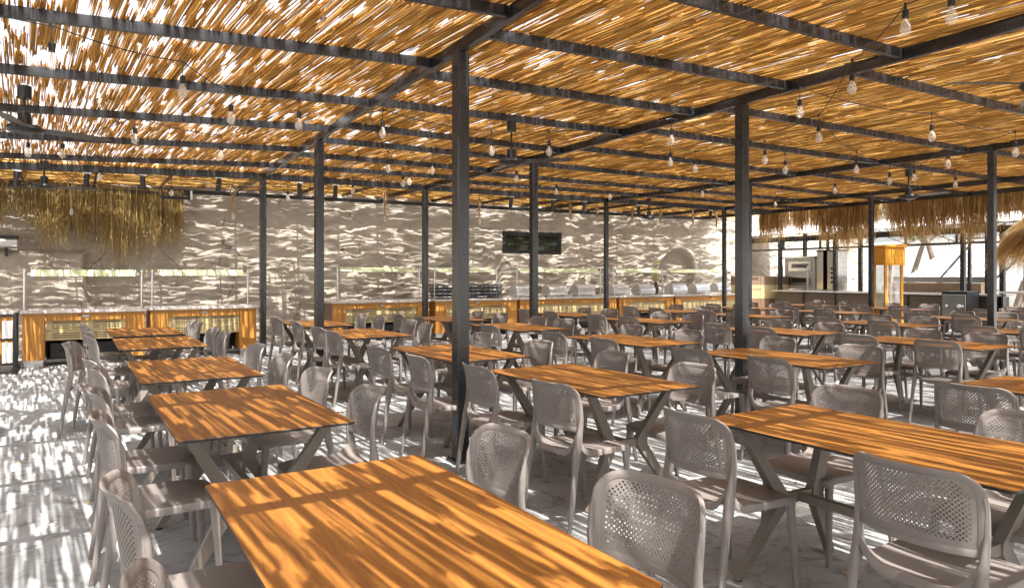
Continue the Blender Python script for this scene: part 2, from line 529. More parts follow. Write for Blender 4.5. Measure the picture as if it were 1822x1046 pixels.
# ------------------------------------------------------------------ steel pergola
def Zb(x):                                    # height of the underside of beams and purlins
    return 3.23 + (-0.033 * (2.6 - x) if x < 2.6 else 0.0)
B1 = [(2.45, -4.0), (2.56, 3.8), (2.62, 5.05), (2.75, 9.3), (2.95, 13.45), (2.98, 16.2)]
B2 = [(5.6, -4.0), (5.77, 2.4), (5.89, 4.95), (6.12, 9.25), (6.18, 13.45), (6.2, 16.2)]
B3 = [(11.0, -4.0), (11.03, 4.7), (11.10, 5.0), (11.08, 9.2), (10.95, 13.3), (10.95, 16.2)]
B4 = [(15.1, -4.0), (15.1, 6.3), (15.1, 9.2), (15.05, 13.3), (15.05, 16.2)]
B0 = [(-1.6, -4.0), (-1.6, 5.0), (-1.6, 9.3), (-1.6, 13.6), (-1.6, 16.2)]
B5 = [(17.0, -4.0), (17.0, 16.2)]
def on(B, y):
    for (xa, ya), (xb, yb) in zip(B, B[1:]):
        if ya <= y <= yb:
            return xa + (xb - xa) * (y - ya) / (yb - ya)
    return B[-1][0]
perg = thing('pergola_frame', 'dark steel pergola frame of posts, beams and purlins over the whole terrace', 'pergola')
for B in (B0, B1, B2, B3, B4, B5):
    for (xa, ya), (xb, yb) in zip(B, B[1:]):
        if yb > 15 and ya < 13.7:
            pass
        b = MB(); b.bar((xa, ya + .001, Zb(xa) + .05), (xb, yb, Zb(xb) + .05), .048, .095)
        link('beam', b.mesh('beam', M['steel']), perg)
def post(x, y, wd=.10):
    t = MB(); t.box(-wd / 2, wd / 2, -wd / 2, wd / 2, 0, Zb(x) - .002, .006)
    p = link('post', t.mesh('post', M['steel'], 30), perg, (x, y, 0))
    bp = MB(); bp.box(-.09, .09, -.09, .09, 0.0, .010, .002)
    for q in ((-.07, -.07), (.07, -.07), (.07, .07), (-.07, .07)):
        bp.tube([(q[0], q[1], .010), (q[0], q[1], .030)], .008, 6)
    link('base_plate', bp.mesh('base_plate', M['steel']), p, (0, 0, .004))
for B in (B1, B2, B3, B4):
    for y in (0.6, 5.02, 9.27, 13.42):
        if (B is B3 or B is B4) and y < 5: continue
        if B is B4 and y == 5.02: continue
        post(on(B, y), y, .105 if B in (B1, B2) else .09)
for y in (0.6, 5.02, 9.27, 13.42):
    post(-1.6, y)
def purlin(xa, ya, xb, yb, hgt=.078):
    b = MB(); b.bar((xa, ya, Zb(xa) + .058), (xb, yb, Zb(xb) + .058), .04, hgt)
    link('purlin', b.mesh('purlin', M['steel']), perg)
left_p = [(5.57, 5.70), (7.19, 7.26), (8.72, 8.92), (10.41, 10.65), (12.1, 12.4), (4.2, 4.28), (2.9, 2.95), (1.6, 1.65), (.9, .85), (-.5, -.5), (-1.9, -1.9), (-3.2, -3.2)]
for yr, yl in left_p:
    purlin(-1.57, yl + (yl - yr) * .3, on(B1, yr) - .03, yr)
mid_p = [(3.40, 3.30), (4.66, 4.43), (5.9, 5.70), (7.11, 6.97), (8.41, 8.46), (9.5, 9.40), (10.8, 10.7), (12.1, 11.85), (2.1, 2.0), (.85, .8), (-.5, -.5), (-1.9, -1.9), (-3.2, -3.2)]
for a, b in mid_p:
    purlin(on(B1, a) + .03, a, on(B2, b) - .03, b)
for a, b in [(3.81, 3.70), (5.39, 5.32), (6.72, 6.66), (8.16, 8.2), (9.72, 9.7), (11.1, 11.1), (12.3, 12.25), (2.3, 2.2), (.8, .8), (-.7, -.7), (-2.1, -2.1), (-3.4, -3.4)]:
    purlin(on(B2, a) + .03, a, 11.0, b)
for a, b in [(6.65, 6.62), (8.02, 8.18), (9.6, 9.84), (11.0, 11.1), (12.2, 12.3), (5.2, 5.2), (3.8, 3.8), (2.4, 2.4), (1.0, 1.0), (-.5, -.5), (-2, -2)]:
    purlin(11.12, a, 15.07, b)
    purlin(15.13, b, 16.97, b)
# header that carries the spotlights, thicker and deeper
for (xa, ya), (xb, yb) in (((-1.57, 13.45), (2.9, 13.45)), ((3.0, 13.45), (6.13, 13.45)), ((6.23, 13.45), (10.9, 13.40)), ((11.0, 13.40), (15.0, 13.40)), ((15.1, 13.40), (16.97, 13.40))):
    b = MB(); b.bar((xa, ya, Zb(xa) + .045), (xb, yb, Zb(xb) + .045), .06, .11)
    link('header', b.mesh('header', M['black']), perg)
b = MB(); b.bar((-1.57, 15.95, Zb(0) + .02), (16.97, 15.95, Zb(3) + .02), .06, .08)
link('wall_beam', b.mesh('wall_beam', M['black']), perg)
for x in (-.75, .35, 1.5, 4.3, 5.25, 7.5, 8.8, 10.1, 12.3, 13.6):
    b = MB(); b.bar((x, 13.49, Zb(x) + .06), (x, 15.91, Zb(x) + .06), .035, .06)
    link('rafter', b.mesh('rafter', M['steel']), perg)
# spotlights hang under the header
for i, x in enumerate((-.74, .2, 1.0, 2.21, 3.62, 4.31, 8.29, 9.41, 10.33, 12.02, 14.57)):
    t = thing('spotlight', '', 'spotlight', (x, 13.45, Zb(x) - .012), 0, 'black spotlights under the header beam')
    t['label'] = 'black cylinder spotlight under the header beam, ' + ['leftmost one', 'second from left', 'third from left', 'fourth from left, left of the third steel post', 'just right of the third steel post', 'between the two big left posts', 'just left of the wall window', 'above the right edge of the wall window', 'above the chafing dishes, right of the window', 'right of the thin post by the chafing dishes', 'rightmost one'][i]
    a = MB(); a.box(-.06, .06, -.02, .02, -.025, 0)
    link('bracket', a.mesh('bracket', M['white']), t)
    a = MB(); tl = random.uniform(-.03, .03)
    a.tube([(0, 0, -.028), (tl, .01, -.26)], .042, 12)
    link('lamp_body', a.mesh('lamp_body', M['black'], 40), t)

# ------------------------------------------------------------------ reed roof
def reed_batch(n, xa, xb, ya, yb, ang0, angs, lam_fn, zoff=(0.10, 0.150), lr=(0.30, 0.80), rad=(.0050, .0082)):
    """ang measured from +Y; returns arrays describing reeds"""
    cx_, cy_ = rng.uniform(xa, xb, n), rng.uniform(ya, yb, n)
    keep = rng.random(n) < lam_fn(cx_, cy_)
    cx_, cy_ = cx_[keep], cy_[keep]
    n = len(cx_)
    L = rng.uniform(*lr, n)
    r = rng.uniform(*rad, n)
    a = np.radians(rng.normal(ang0, angs, n))
    zz = rng.uniform(*zoff, n)
    tl = rng.normal(0, .008, n)
    return np.stack([cx_, cy_, zz, L, r, a, tl], 1)
def bundles(u0, u1, v0, v1, ang, open_fn, lane=(.014, .038), off=(.16, .62), cover=3.2, jit=0.7):
    """reeds tied in narrow bundles: lanes across u, runs along v with open slits between the runs"""
    out = []
    u = u0
    sl = math.tan(math.radians(ang))
    while u < u1:
        wd = rng.uniform(*lane)
        v = v0 - rng.uniform(0, .8)
        while v < v1:
            p = open_fn(u, v)
            gap = rng.uniform(*off)
            run = max(.25, gap * (1 - p) / p * rng.uniform(.6, 1.4))
            nper = max(1, int(round(run / 1.0)))
            for k in range(nper):
                L = run / nper + (.10 if nper > 1 else 0)
                c = v + (k + .5) * run / nper
                m = max(2, int(rng.poisson(cover * wd / .0108)))
                uu = u + rng.uniform(0, wd, m) + sl * (c - v0)
                out.append(np.stack([uu, c + rng.normal(0, .025, m), rng.uniform(.10, .148, m), np.full(m, L) * rng.uniform(.92, 1.04, m),
                                     rng.uniform(.0038, .0068, m), np.radians(rng.normal(ang, jit, m)), rng.normal(0, .006, m)], 1))
            v += run + gap
        u += wd
    return np.concatenate(out)
_cl = lambda u, v, s_: float(vnoise(np.array([u * 1.0 + 20]), np.array([v * .8 + 20]), s_)[0])
def open_main(u, v):
    b_ = .275 + .02 * min(1, max(0, (1.6 - u) / 2.0))
    return min(.7, max(.12, b_ + .14 * (_cl(u, v, 31) - .5)))
reeds = bundles(-2.6, 17.9, -4.2, 13.45, -3.0, open_main)
strip = bundles(13.5, 16.26, -2.4, 17.2, 0.0, lambda u, v: .31 + .14 * (_cl(u, v, 35) - .5), lane=(.012, .030), off=(.12, .60), cover=3.4)
strip = strip[:, [1, 0, 2, 3, 4, 5, 6]]
strip[:, 5] += math.pi / 2
# split wires / loose stalks under the mat
loose = reed_batch(900, -2.2, 17.0, -3.8, 13.3, -3, 28, lambda a_, b_: np.ones_like(a_), (0.085, 0.10), (.2, .6))
loose[:, 4] *= .45
allr = np.concatenate([reeds, strip, loose])
zb = 3.23 - 0.033 * np.clip(2.6 - allr[:, 0], 0, None)
allr[:, 2] += zb
# the largest-looking reeds of the photograph are single parts, the rest one mass
px, py, dep = project(allr[:, 0], allr[:, 1], allr[:, 2])
size = np.where((dep > .8) & (px > -60) & (px < 1880) & (py > -60) & (py < 700), allr[:, 3] * allr[:, 4] / dep ** 2, 0)
order = np.argsort(-size)
single, mass = allr[order[:300]], allr[order[300:]]
def reed_verts(a):
    n = len(a)
    rings = []
    for t, rf in ((-.5, .85), (0.0, 1.0), (.5, .8)):
        dx, dy = np.sin(a[:, 5]), np.cos(a[:, 5])
        cx_ = a[:, 0] + dx * t * a[:, 3]
        cy_ = a[:, 1] + dy * t * a[:, 3]
        cz_ = a[:, 2] + a[:, 6] * 2 * t - 0.004 * (1 - abs(2 * t))
        rad = a[:, 4] * rf
        for k in range(4):
            ph = math.pi / 4 + k * math.pi / 2
            cx2 = cx_ + dy * rad * math.cos(ph)
            cy2 = cy_ - dx * rad * math.cos(ph)
            rings.append(np.stack([cx2, cy2, cz_ + rad * math.sin(ph)], 1))
    return np.stack(rings, 1).reshape(-1, 3)
base_f = []
for k in range(2):
    for i in range(4):
        j = (i + 1) % 4
        base_f.append((k * 4 + i, k * 4 + j, (k + 1) * 4 + j, (k + 1) * 4 + i))
base_f += [(3, 2, 1, 0), (8, 9, 10, 11)]
base_f = np.array(base_f)
V = reed_verts(mass).reshape(len(mass), 12, 3)[:, [0, 1, 2, 3, 8, 9, 10, 11]].reshape(-1, 3)
F = (base_f[None, :4] + 8 * np.arange(len(mass))[:, None, None]).reshape(-1, 4)
roof = thing('reed_roof', 'golden dry reed mat roof with gaps of sky lying on the steel pergola', 'reed roof')
link('reed_layer', np_mesh('reed_layer', V, F, M['reed'], True), roof, kind='stuff')
unit = np.array([[0, 0, 0, 1, 1, 0, 0]], float)
uv_ = reed_verts(unit) ; uv_[:, 2] += 0.0
unit_me = [np_mesh('reed', uv_, base_f, M['reed'], True)]
for r in single:
    o = link('reed', unit_me[0], roof, (r[0], r[1], r[2]), -r[5])
    o.scale = (r[4], r[3], r[4])

# ------------------------------------------------------------------ chair
def build_chair():
    hw = 0.225
    ZB, ZT = 0.565, 0.845
    def surf(s, z, off=0.0):
        """back shell: s in -1..1 across, z height -> point; off = offset along the thickness (+ forward)"""
        t = (z - ZB) / (ZT - ZB)
        wv = hw * (0.955 + 0.045 * math.sin(math.pi * min(max(t, 0), 1)) + 0.01 * t)
        xx = -0.238 + 0.078 * abs(s) ** 2.4 - 0.030 * t - 0.022 * max(t - .72, 0) * 3 * (1 - .3 * abs(s))
        xx += 0.010 * (1 - s * s) * (1 - t)
        slope = 0.078 * 2.4 * abs(s) ** 1.4 * (1 if s > 0 else -1) / hw
        nrm = Vector((1, -slope, 0.08)).normalized()
        return Vector((xx, s * wv, z)) + nrm * off
    W, H = 2 * hw, ZT - ZB
    # boundary of the back in (s, z): rounded rectangle, generous upper corners
    def rrect(inset, n=7):
        a = W / 2 - inset
        zt, zb_ = ZT - inset, ZB + inset * .7
        rt, rb = max(0.075 - inset * .8, .02), max(0.04 - inset * .5, .012)
        pts = []
        for cx_, cz_, r0, a0 in ((a - rt, zt - rt, rt, 0), (-a + rt, zt - rt, rt, 90), (-a + rb, zb_ + rb, rb, 180), (a - rb, zb_ + rb, rb, 270)):
            for k in range(n):
                an = R(a0 + 90 * k / (n - 1))
                pts.append((cx_ + r0 * math.cos(an), cz_ + r0 * math.sin(an)))
        # refine long straight runs
        out = []
        for p, q in zip(pts, pts[1:] + pts[:1]):
            d = math.hypot(q[0] - p[0], q[1] - p[1])
            m = max(1, int(d / .035))
            for k in range(m):
                out.append((p[0] + (q[0] - p[0]) * k / m, p[1] + (q[1] - p[1]) * k / m))
        return out
    def inside(p, inset):
        a = W / 2 - inset
        zt, zb_ = ZT - inset, ZB + inset * .7
        rt = max(0.075 - inset * .8, .02)
        y, z = abs(p[0]), p[1]
        if y > a or z > zt or z < zb_: return False
        if y > a - rt and z > zt - rt:
            return math.hypot(y - a + rt, z - zt + rt) < rt
        return True
    INS = 0.026
    rim = MB()
    o_ = rrect(0.0)
    m_ = rrect(0.004)
    # use parameter-matched inner loop: move outer points inwards
    def inner(pts, k):
        c = []
        n = len(pts)
        for i, p in enumerate(pts):
            q0, q1 = pts[i - 1], pts[(i + 1) % n]
            tx, tz = q1[0] - q0[0], q1[1] - q0[1]
            l = math.hypot(tx, tz)
            c.append((p[0] - tz / l * k, p[1] + tx / l * k))
        return c
    loops = []
    for ins, off in ((0.0, 0.0), (0.003, 0.0065), (0.016, 0.0065), (INS, 0.0038), (INS, -0.0038), (0.016, -0.0075), (0.003, -0.0075)):
        pts = inner(o_, ins)
        loops.append([surf(p[0] / hw, p[1], off) for p in pts])
    loops.append(loops[0])
    rim.loft(loops, caps=False)
    # perforated field
    pan = MB()
    a = 0.0082                         # half diagonal of a diamond cell
    rh = 0.0039
    nxh, nzh = int(W / (2 * a)) + 2, int(H / (2 * a)) + 2
    for jj in range(-1, 2 * nzh + 1):
        zc = ZB + .012 + jj * a
        for ii in range(-nxh, nxh + 1):
            yc = ii * 2 * a + (a if jj % 2 else 0)
            c = (yc, zc)
            if not inside(c, INS - .010): continue
            hole = inside((yc + (rh + .001) * (1 if yc > 0 else -1), zc + rh), INS + .006) and inside((yc, zc - rh - .001), INS + .006) and zc > ZB + .030 + .018
            cor = [(yc + a, zc), (yc, zc + a), (yc - a, zc), (yc, zc - a)]
            if not hole:
                f = [surf(p[0] / hw, p[1], .0022) for p in cor]
                g = [surf(p[0] / hw, p[1], -.0022) for p in cor]
                pan.add(f, [(0, 1, 2, 3)]); pan.add(g, [(3, 2, 1, 0)])
                continue
            H8 = [(yc + rh * math.cos(k * math.pi / 4), zc + rh * math.sin(k * math.pi / 4)) for k in range(8)]
            f = [surf(p[0] / hw, p[1], .0022) for p in cor + H8]
            g = [surf(p[0] / hw, p[1], -.0022) for p in cor + H8]
            fs = []
            for q in range(4):
                h0, h1, h2 = 4 + 2 * q, 4 + (2 * q + 1) % 8, 4 + (2 * q + 2) % 8
                fs += [(q, h1, h0), (q, (q + 1) % 4, h1), ((q + 1) % 4, h2, h1)]
            pan.add(f, fs)
            pan.add(g, [tuple(reversed(t)) for t in fs])
            pan.add(f[4:] + g[4:], [(k, (k + 1) % 8, 8 + (k + 1) % 8, 8 + k) for k in range(8)])
    back_me = rim.mesh('backrest', M['chair'], 60)
    pan_me = pan.mesh('perforated_panel', M['chair'], 40)
    # stile + rear leg, one continuous tapering piece
    def leg_mesh(sg, rear):
        t = MB()
        if rear:
            #       x      y     z    wx    wy
            pr = [(-.268, .226, .000, .026, .020), (-.243, .222, .16, .031, .023), (-.218, .217, .32, .036, .026), (-.198, .211, .43, .050, .032),
                  (-.186, .208, .50, .048, .030), (-.176, .212, .57, .036, .024), (-.170, .216, .64, .030, .019), (-.178, .219, .72, .026, .015), (-.190, .217, .765, .020, .012)]
        else:
            pr = [(.222, .214, .0, .024, .022), (.212, .208, .2, .031, .027), (.200, .200, .39, .040, .034), (.196, .196, .428, .044, .040)]
        rings = []
        for x, y, z, wx, wy in pr:
            ring = []
            for k in range(12):
                an = 2 * math.pi * k / 12
                cx_, sy_ = math.cos(an), math.sin(an)
                e = .5
                ring.append((x + wx * .5 * math.copysign(abs(cx_) ** e, cx_), sg * y + wy * .5 * math.copysign(abs(sy_) ** e, sy_), z))
            rings.append(ring if sg > 0 else ring)
        t.loft(rings)
        return t.mesh('leg', M['chair'], 50)
    legs = [leg_mesh(1, True), leg_mesh(-1, True), leg_mesh(1, False), leg_mesh(-1, False)]
    # seat shell with raised rear corners and a skirt
    s_ = MB()
    nu, nv = 15, 15
    def seat_pt(u, v):           # u 0 rear .. 1 front, v -1..1
        hwid = .204 + .010 * math.sin(math.pi * u)
        x = -.200 + .440 * u
        # rounded front corners, gently bowed rear edge
        x += -.018 * abs(v) ** 4 * max(0, (u - .7) / .3) + .020 * (1 - v * v) * max(0, 1 - u * 5) * -0.3
        lift = .105 * max(0, (abs(v) - .45) / .55) ** 2.2 * max(0, 1 - u * 4.2) ** 1.6
        z = .447 + lift - .010 * (1 - v * v) * math.sin(math.pi * min(1, u * 1.1)) - .012 * max(0, u - .82) / .18
        y = v * hwid
        x -= 0.0 if lift < .001 else lift * .0
        return Vector((x, y, z))
    top = [[seat_pt(i / (nu - 1), -1 + 2 * j / (nv - 1)) for j in range(nv)] for i in range(nu)]
    vt = [p for r in top for p in r]
    under = [p - Vector((0, 0, .008)) for p in vt]
    fs = [(i * nv + j, (i + 1) * nv + j, (i + 1) * nv + j + 1, i * nv + j + 1) for i in range(nu - 1) for j in range(nv - 1)]
    s_.add(vt, fs)
    s_.add(under, [tuple(reversed(q)) for q in fs])
    border = [(0, j) for j in range(nv)] + [(i, nv - 1) for i in range(1, nu)] + [(nu - 1, j) for j in range(nv - 2, -1, -1)] + [(i, 0) for i in range(nu - 2, 0, -1)]
    bp = [top[i][j] for i, j in border]
    cen = Vector((.02, 0, 0))
    def rr(p, grow, dz, zmin=None):
        d = Vector((p.x - cen.x, p.y, 0)).normalized()
        return Vector((p.x + d.x * grow, p.y + d.y * grow, p.z + dz))
    s_.loft([[rr(p, 0, 0) for p in bp], [rr(p, .005, -.004) for p in bp], [rr(p, .006, -.034) for p in bp], [rr(p, -.001, -.036) for p in bp], [rr(p, -.003, -.008) for p in bp]], caps=False)
    seat_me = s_.mesh('seat', M['chair'], 50)
    return back_me, pan_me, seat_me, legs
back_me, pan_me, seat_me, leg_me = build_chair()
proto = []
def make_chair(x, y, rz, label):
    o = bpy.data.objects.new('dining_chair', None)
    col.objects.link(o)
    o.location = (x, y, 0)
    o.rotation_euler = (0, 0, rz)
    o['label'] = label
    o['category'] = 'chair'
    o['group'] = 'taupe perforated chairs around the dining tables'
    bk = link('backrest', back_me, o)
    link('perforated_panel', pan_me, bk)
    link('seat', seat_me, o)
    for m in leg_me:
        link('leg', m, o)
    return o

# ------------------------------------------------------------------ tables
TW, TL = 0.80, 1.42
def build_table():
    top = MB()
    def rr(ins, z):
        a, b, r = TW / 2 - ins, TL / 2 - ins, .022
        pts = []
        for cx_, cy_, a0 in ((a - r, b - r, 0), (-a + r, b - r, 90), (-a + r, -b + r, 180), (a - r, -b + r, 270)):
            for k in range(4):
                an = R(a0 + 30 * k)
                pts.append((cx_ + r * math.cos(an), cy_ + r * math.sin(an), z))
        return pts
    n = 16
    top.mi = 1
    top.loft([rr(.004, .738), rr(0, .741), rr(0, .7485), rr(.0015, .750)], caps=False)
    top.add(rr(.004, .738), [tuple(reversed(range(n)))])
    top.mi = 0
    top.add(rr(.0015, .750), [tuple(range(n))])
    top_me = top.mesh('tabletop', [M['top'], M['edge']])
    legs = []
    for sx_ in (-1, 1):
        for sy_ in (-1, 1):
            t = MB()
            pts = [(sx_ * .335, sy_ * .50, .736), (sx_ * .135, sy_ * .43, .40), (sx_ * .130, sy_ * .43, .36), (sx_ * .350, sy_ * .50, .012)]
            rings = []
            for i, p in enumerate(pts):
                wx = (.050, .085, .085, .042)[i]
                wy = (.040, .046, .046, .034)[i]
                x, y, z = p
                rings.append([(x - wx / 2, y - wy / 2, z), (x + wx / 2, y - wy / 2, z), (x + wx / 2, y + wy / 2, z), (x - wx / 2, y + wy / 2, z)])
            t.loft(list(reversed(rings)))
            legs.append(t.mesh('leg', M['frame']))
    feet = MB()
    for sx_ in (-1, 1):
        for sy_ in (-1, 1):
            feet.lathe([(.018, 0), (.020, .004), (.012, .012)], 10, (sx_ * .350, sy_ * .50, 0))
    rails = MB()
    for sy_ in (-1, 1):
        rails.box(-.36, .36, sy_ * .50 - .02, sy_ * .50 + .02, .711, .7375)
    for sx_ in (-1, 1):
        rails.box(sx_ * .2 - .015, sx_ * .2 + .015, -.475, .475, .713, .7370)
    xb = []
    for sy_ in (-1, 1):
        t = MB(); t.box(-.090, .090, sy_ * .43 - .016, sy_ * .43 + .016, .352, .400)
        xb.append(t.mesh('crossbar', M['frame']))
    t = MB(); t.box(-.020, .020, -.413, .413, .356, .396)
    st = t.mesh('stretcher', M['frame'])
    return top_me, legs, feet.mesh('foot_pads', M['foot']), rails.mesh('under_rails', M['frame']), xb, st
tb = build_table()
def make_table(x, y, rz, label):
    o = bpy.data.objects.new('dining_table', None)
    col.objects.link(o)
    o.location = (x, y, 0)
    o.rotation_euler = (0, 0, rz)
    o['label'] = label
    o['category'] = 'table'
    o['group'] = 'orange brown wood topped dining tables in rows'
    link('tabletop', tb[0], o)
    for m in tb[1]: link('leg', m, o)
    link('foot_pads', tb[2], o)
    link('under_rails', tb[3], o)
    for m in tb[4]: link('crossbar', m, o)
    link('stretcher', tb[5], o)

ORD = ['first', 'second', 'third', 'fourth', 'fifth', 'sixth']
FILE = ['leftmost', 'second', 'third', 'fourth', 'fifth', 'sixth', 'seventh']
# column: x of left edge; rows: y of the front (near) edge
cols = [
    (0.38, {0: 1.22, 1: 3.38, 2: 5.32, 3: 7.80, 4: 9.55}),
    (2.67, {0: 1.13, 1: 3.29, 2: 5.28, 3: 7.85, 4: 9.90}),
    (4.91, {0: 1.07, 1: 3.40, 2: 5.38, 3: 7.75, 4: 9.90}),
    (7.42, {1: 3.44, 2: 5.40, 3: 7.88, 4: 9.95}),
    (9.88, {1: 3.45, 2: 5.42, 3: 7.95, 4: 9.95}),
    (12.30, {2: 5.45, 3: 7.95, 4: 9.95}),
    (14.70, {2: 5.60, 3: 8.00, 4: 10.0}),
]
LC = {0: {0: (1.62, 2.47), 1: (3.69, 4.50), 2: (5.60, 6.27), 3: (7.76, 8.79), 4: (9.70, 10.7)},
      1: {0: (1.35, 2.35), 1: (3.51, 4.40), 2: (5.21, 6.07), 3: (8.00, 8.75), 4: (9.90, 10.95)},
      2: {0: (1.30, 2.10), 1: (3.62, 4.44), 2: (5.62, 6.53), 3: (7.90, 8.70), 4: (10.06, 10.9)}}
RC = {0: {0: (1.60, 2.47), 1: (3.80, 4.72), 2: (5.66, 6.68), 3: (8.42, 9.05), 4: (10.3, 10.9)},
      1: {0: (1.50, 2.41), 1: (3.59, 4.54), 2: (5.67, 6.76), 3: (8.50, 9.13), 4: (10.33, 11.0)},
      2: {0: (1.50, 2.30), 1: (3.77, 4.70), 2: (5.87, 6.85), 3: (8.29, 9.00), 4: (10.13, 10.9)}}
rowname = {0: 'nearest table', 1: 'second table back', 2: 'third table back', 3: 'fourth table back', 4: 'farthest table'}
for ci, (xl, rows) in enumerate(cols):
    for ri, yf in rows.items():
        cx_, cy_ = xl + TW / 2, yf + TL / 2
        px_, py_, d_ = project(cx_, cy_, .75)
        if d_ < .3 or px_ > 2150: continue
        make_table(cx_, cy_, R(random.uniform(-.5, .5)), f"wood topped table, the {rowname[ri].replace(' table', ' one').replace('one back', 'one back')} in the {FILE[ci]} table row from the left" if ci else
                   f"wood topped table, the {rowname[ri].replace(' table', ' one')} in the leftmost table row")
        for side in (-1, 1):
            src = (LC if side < 0 else RC).get(ci, {}).get(ri)
            if src is None:
                src = (yf + .36 + random.uniform(-.08, .08), yf + 1.12 + random.uniform(-.08, .08))
            for k, y in enumerate(src):
                bx = xl - .30 if side < 0 else xl + TW + .30     # x of the top of the backrest
                if ci == 0: bx = .115 if side < 0 else 1.465
                if ci == 0 and ri == 0 and side > 0: bx = 1.53
                if ci == 1 and side > 0: bx = (3.73, 3.79, 3.87, 4.00, 4.03)[ri]
                if ci == 1 and side < 0: bx = (2.37, 2.37, 2.30, 2.50, 2.55)[ri]
                if ci == 2 and side < 0: bx = 4.50 if ri else 4.38
                if ci == 2 and side > 0: bx = 6.08
                bx += random.uniform(-.03, .03)
                rz = 0.0 if side < 0 else math.pi
                rz += R(max(-9, min(9, random.gauss(0, 3.2))))
                if ci == 0 and ri == 3 and side < 0 and k == 0:
                    bx, rz = -.055, R(-14)
                ox = bx + .262 if side < 0 else bx - .262
                qx, qy, qd = project(ox, y, .5)
                if qd < .35 or qx > 2050 or qx < -300: continue
                where = 'near' if k == 0 else 'far'
                rn = {0: 'nearest table', 1: 'second table back', 2: 'third table back', 3: 'fourth table back', 4: 'farthest table'}[ri]
                lab = f"taupe perforated chair, {where} seat, {'left' if side < 0 else 'right'} side, {rn}, {FILE[ci]} table row from left"
                if ci == 0 and ri == 3 and side < 0 and k == 0:
                    lab = 'taupe chair pulled out and turned, left of the leftmost table row near the counter'
                make_chair(ox, y, rz, lab)

# ------------------------------------------------------------------ buffet counters
def counter(xa, xb, yf, label, solid_left=False, open_below=True, slots=True, dep=.75, kicks=True):
    t = thing('buffet_counter', label, 'counter', ((xa + xb) / 2, yf, 0), 0, 'wooden buffet counters in front of the plaster wall')
    wd = xb - xa
    h = wd / 2
    for sg in (-1, 1):
        s_ = MB(); a, b = sorted((sg * h, sg * (h - .30)))
        s_.box(a, b, 0, dep, .11, .855, .003)
        link('side_panel', s_.mesh('side_panel', [M['orange']]), t)
        if kicks:
            k = MB(); k.box(a + .02, b - .02, .03, dep - .03, 0.0, .11)
            link('kick_plate', k.mesh('kick_plate', M['chrome']), t)
    if solid_left:
        s_ = MB(); s_.box(-h - .022, -h - .002, .0, dep, .05, .853)
        link('end_panel', s_.mesh('end_panel', M['umber']), t)
    f = MB(); f.box(-h + .301, h - .301, .004, .030, .735, .855)
    link('fascia', f.mesh('fascia', M['orange']), t)
    # recessed tan vent panel
    nb = 2
    pw = (wd - .602) / nb
    for i in range(nb):
        p = MB()
        a = -h + .301 + i * pw + .002
        b = a + pw - .004
        p.box(a, b, .035, .055, .42, .573)
        p.box(a, b, .035, .055, .580, .733)
        vp = link('vent_panel', p.mesh('vent_panel', M['tan']), t)
        if slots:
            for zz in (.455, .49, .525, .61, .645, .68, .71):
                q = MB(); q.box(a + pw * .18, b - pw * .14, .0325, .0350, zz, zz + .012)
                link('slot', q.mesh('slot', M['slot']), vp)
    bk = MB(); bk.box(-h + .301, h - .301, dep - .03, dep - .01, .05, .85)
    link('back_panel', bk.mesh('back_panel', M['slot']), t)
    # equipment in the open bay
    e = MB(); e.box(-h + .36, h - .40, .30, .62, .10, .36, .01); e.tube([(-h + .5, .28, .22), (-h + .9, .26, .30), (0, .27, .18)], .02, 6)
    link('compressor', e.mesh('compressor', M['black']), t)
    tp = MB(); tp.box(-h - .03, h + .03, -.04, dep + .04, .857, .905, .008)
    link('worktop', tp.mesh('worktop', M['granite'], 30), t)
    # little thermostat plate on the fascia
    d = MB(); d.box(-.05, .05, -.004, .004, .78, .82)
    link('control_plate', d.mesh('control_plate', M['chrome']), t)
    return t
def guard(xa, xb, y, zt, label, dz=.105):
    t = thing('sneeze_guard', label, 'sneeze guard', ((xa + xb) / 2, y, .907), 0, 'glass sneeze guards standing on the buffet counters')
    h = (xb - xa) / 2
    H = zt - .907
    for sg in (-1, 1):
        p = MB(); p.tube([(sg * h, 0, 0), (sg * h, 0, H)], .020, 10)
        p.lathe([(.035, 0), (.035, .008), (.02, .012)], 12, (sg * h, 0, 0))
        po = link('support_post', p.mesh('support_post', M['chrome'], 40), t)
        c = MB(); c.box(sg * h - sg * .06 - .022, sg * h - sg * .06 + .022, -.03, .03, H - .09, H - .05)
        link('clamp', c.mesh('clamp', M['chrome']), po)
    g = MB(); a = h - .085
    g.add([(-a, -.06, H - dz), (a, -.06, H - dz), (a, .09, H), (-a, .09, H), (-a, -.055, H - dz - .006), (a, -.055, H - dz - .006), (a, .095, H - .006), (-a, .095, H - .006)],
          [(0, 1, 2, 3), (7, 6, 5, 4), (0, 4, 5, 1), (1, 5, 6, 2), (2, 6, 7, 3), (3, 7, 4, 0)])
    link('glass_shelf', g.mesh('glass_shelf', M['guard']), t)
CY = 13.62
counter(-.68, 1.05, CY, 'orange wood buffet counter with tan vents, the leftmost whole one')
counter(1.14, 2.93, CY + .25, 'orange wood buffet counter ending beside the third steel post')
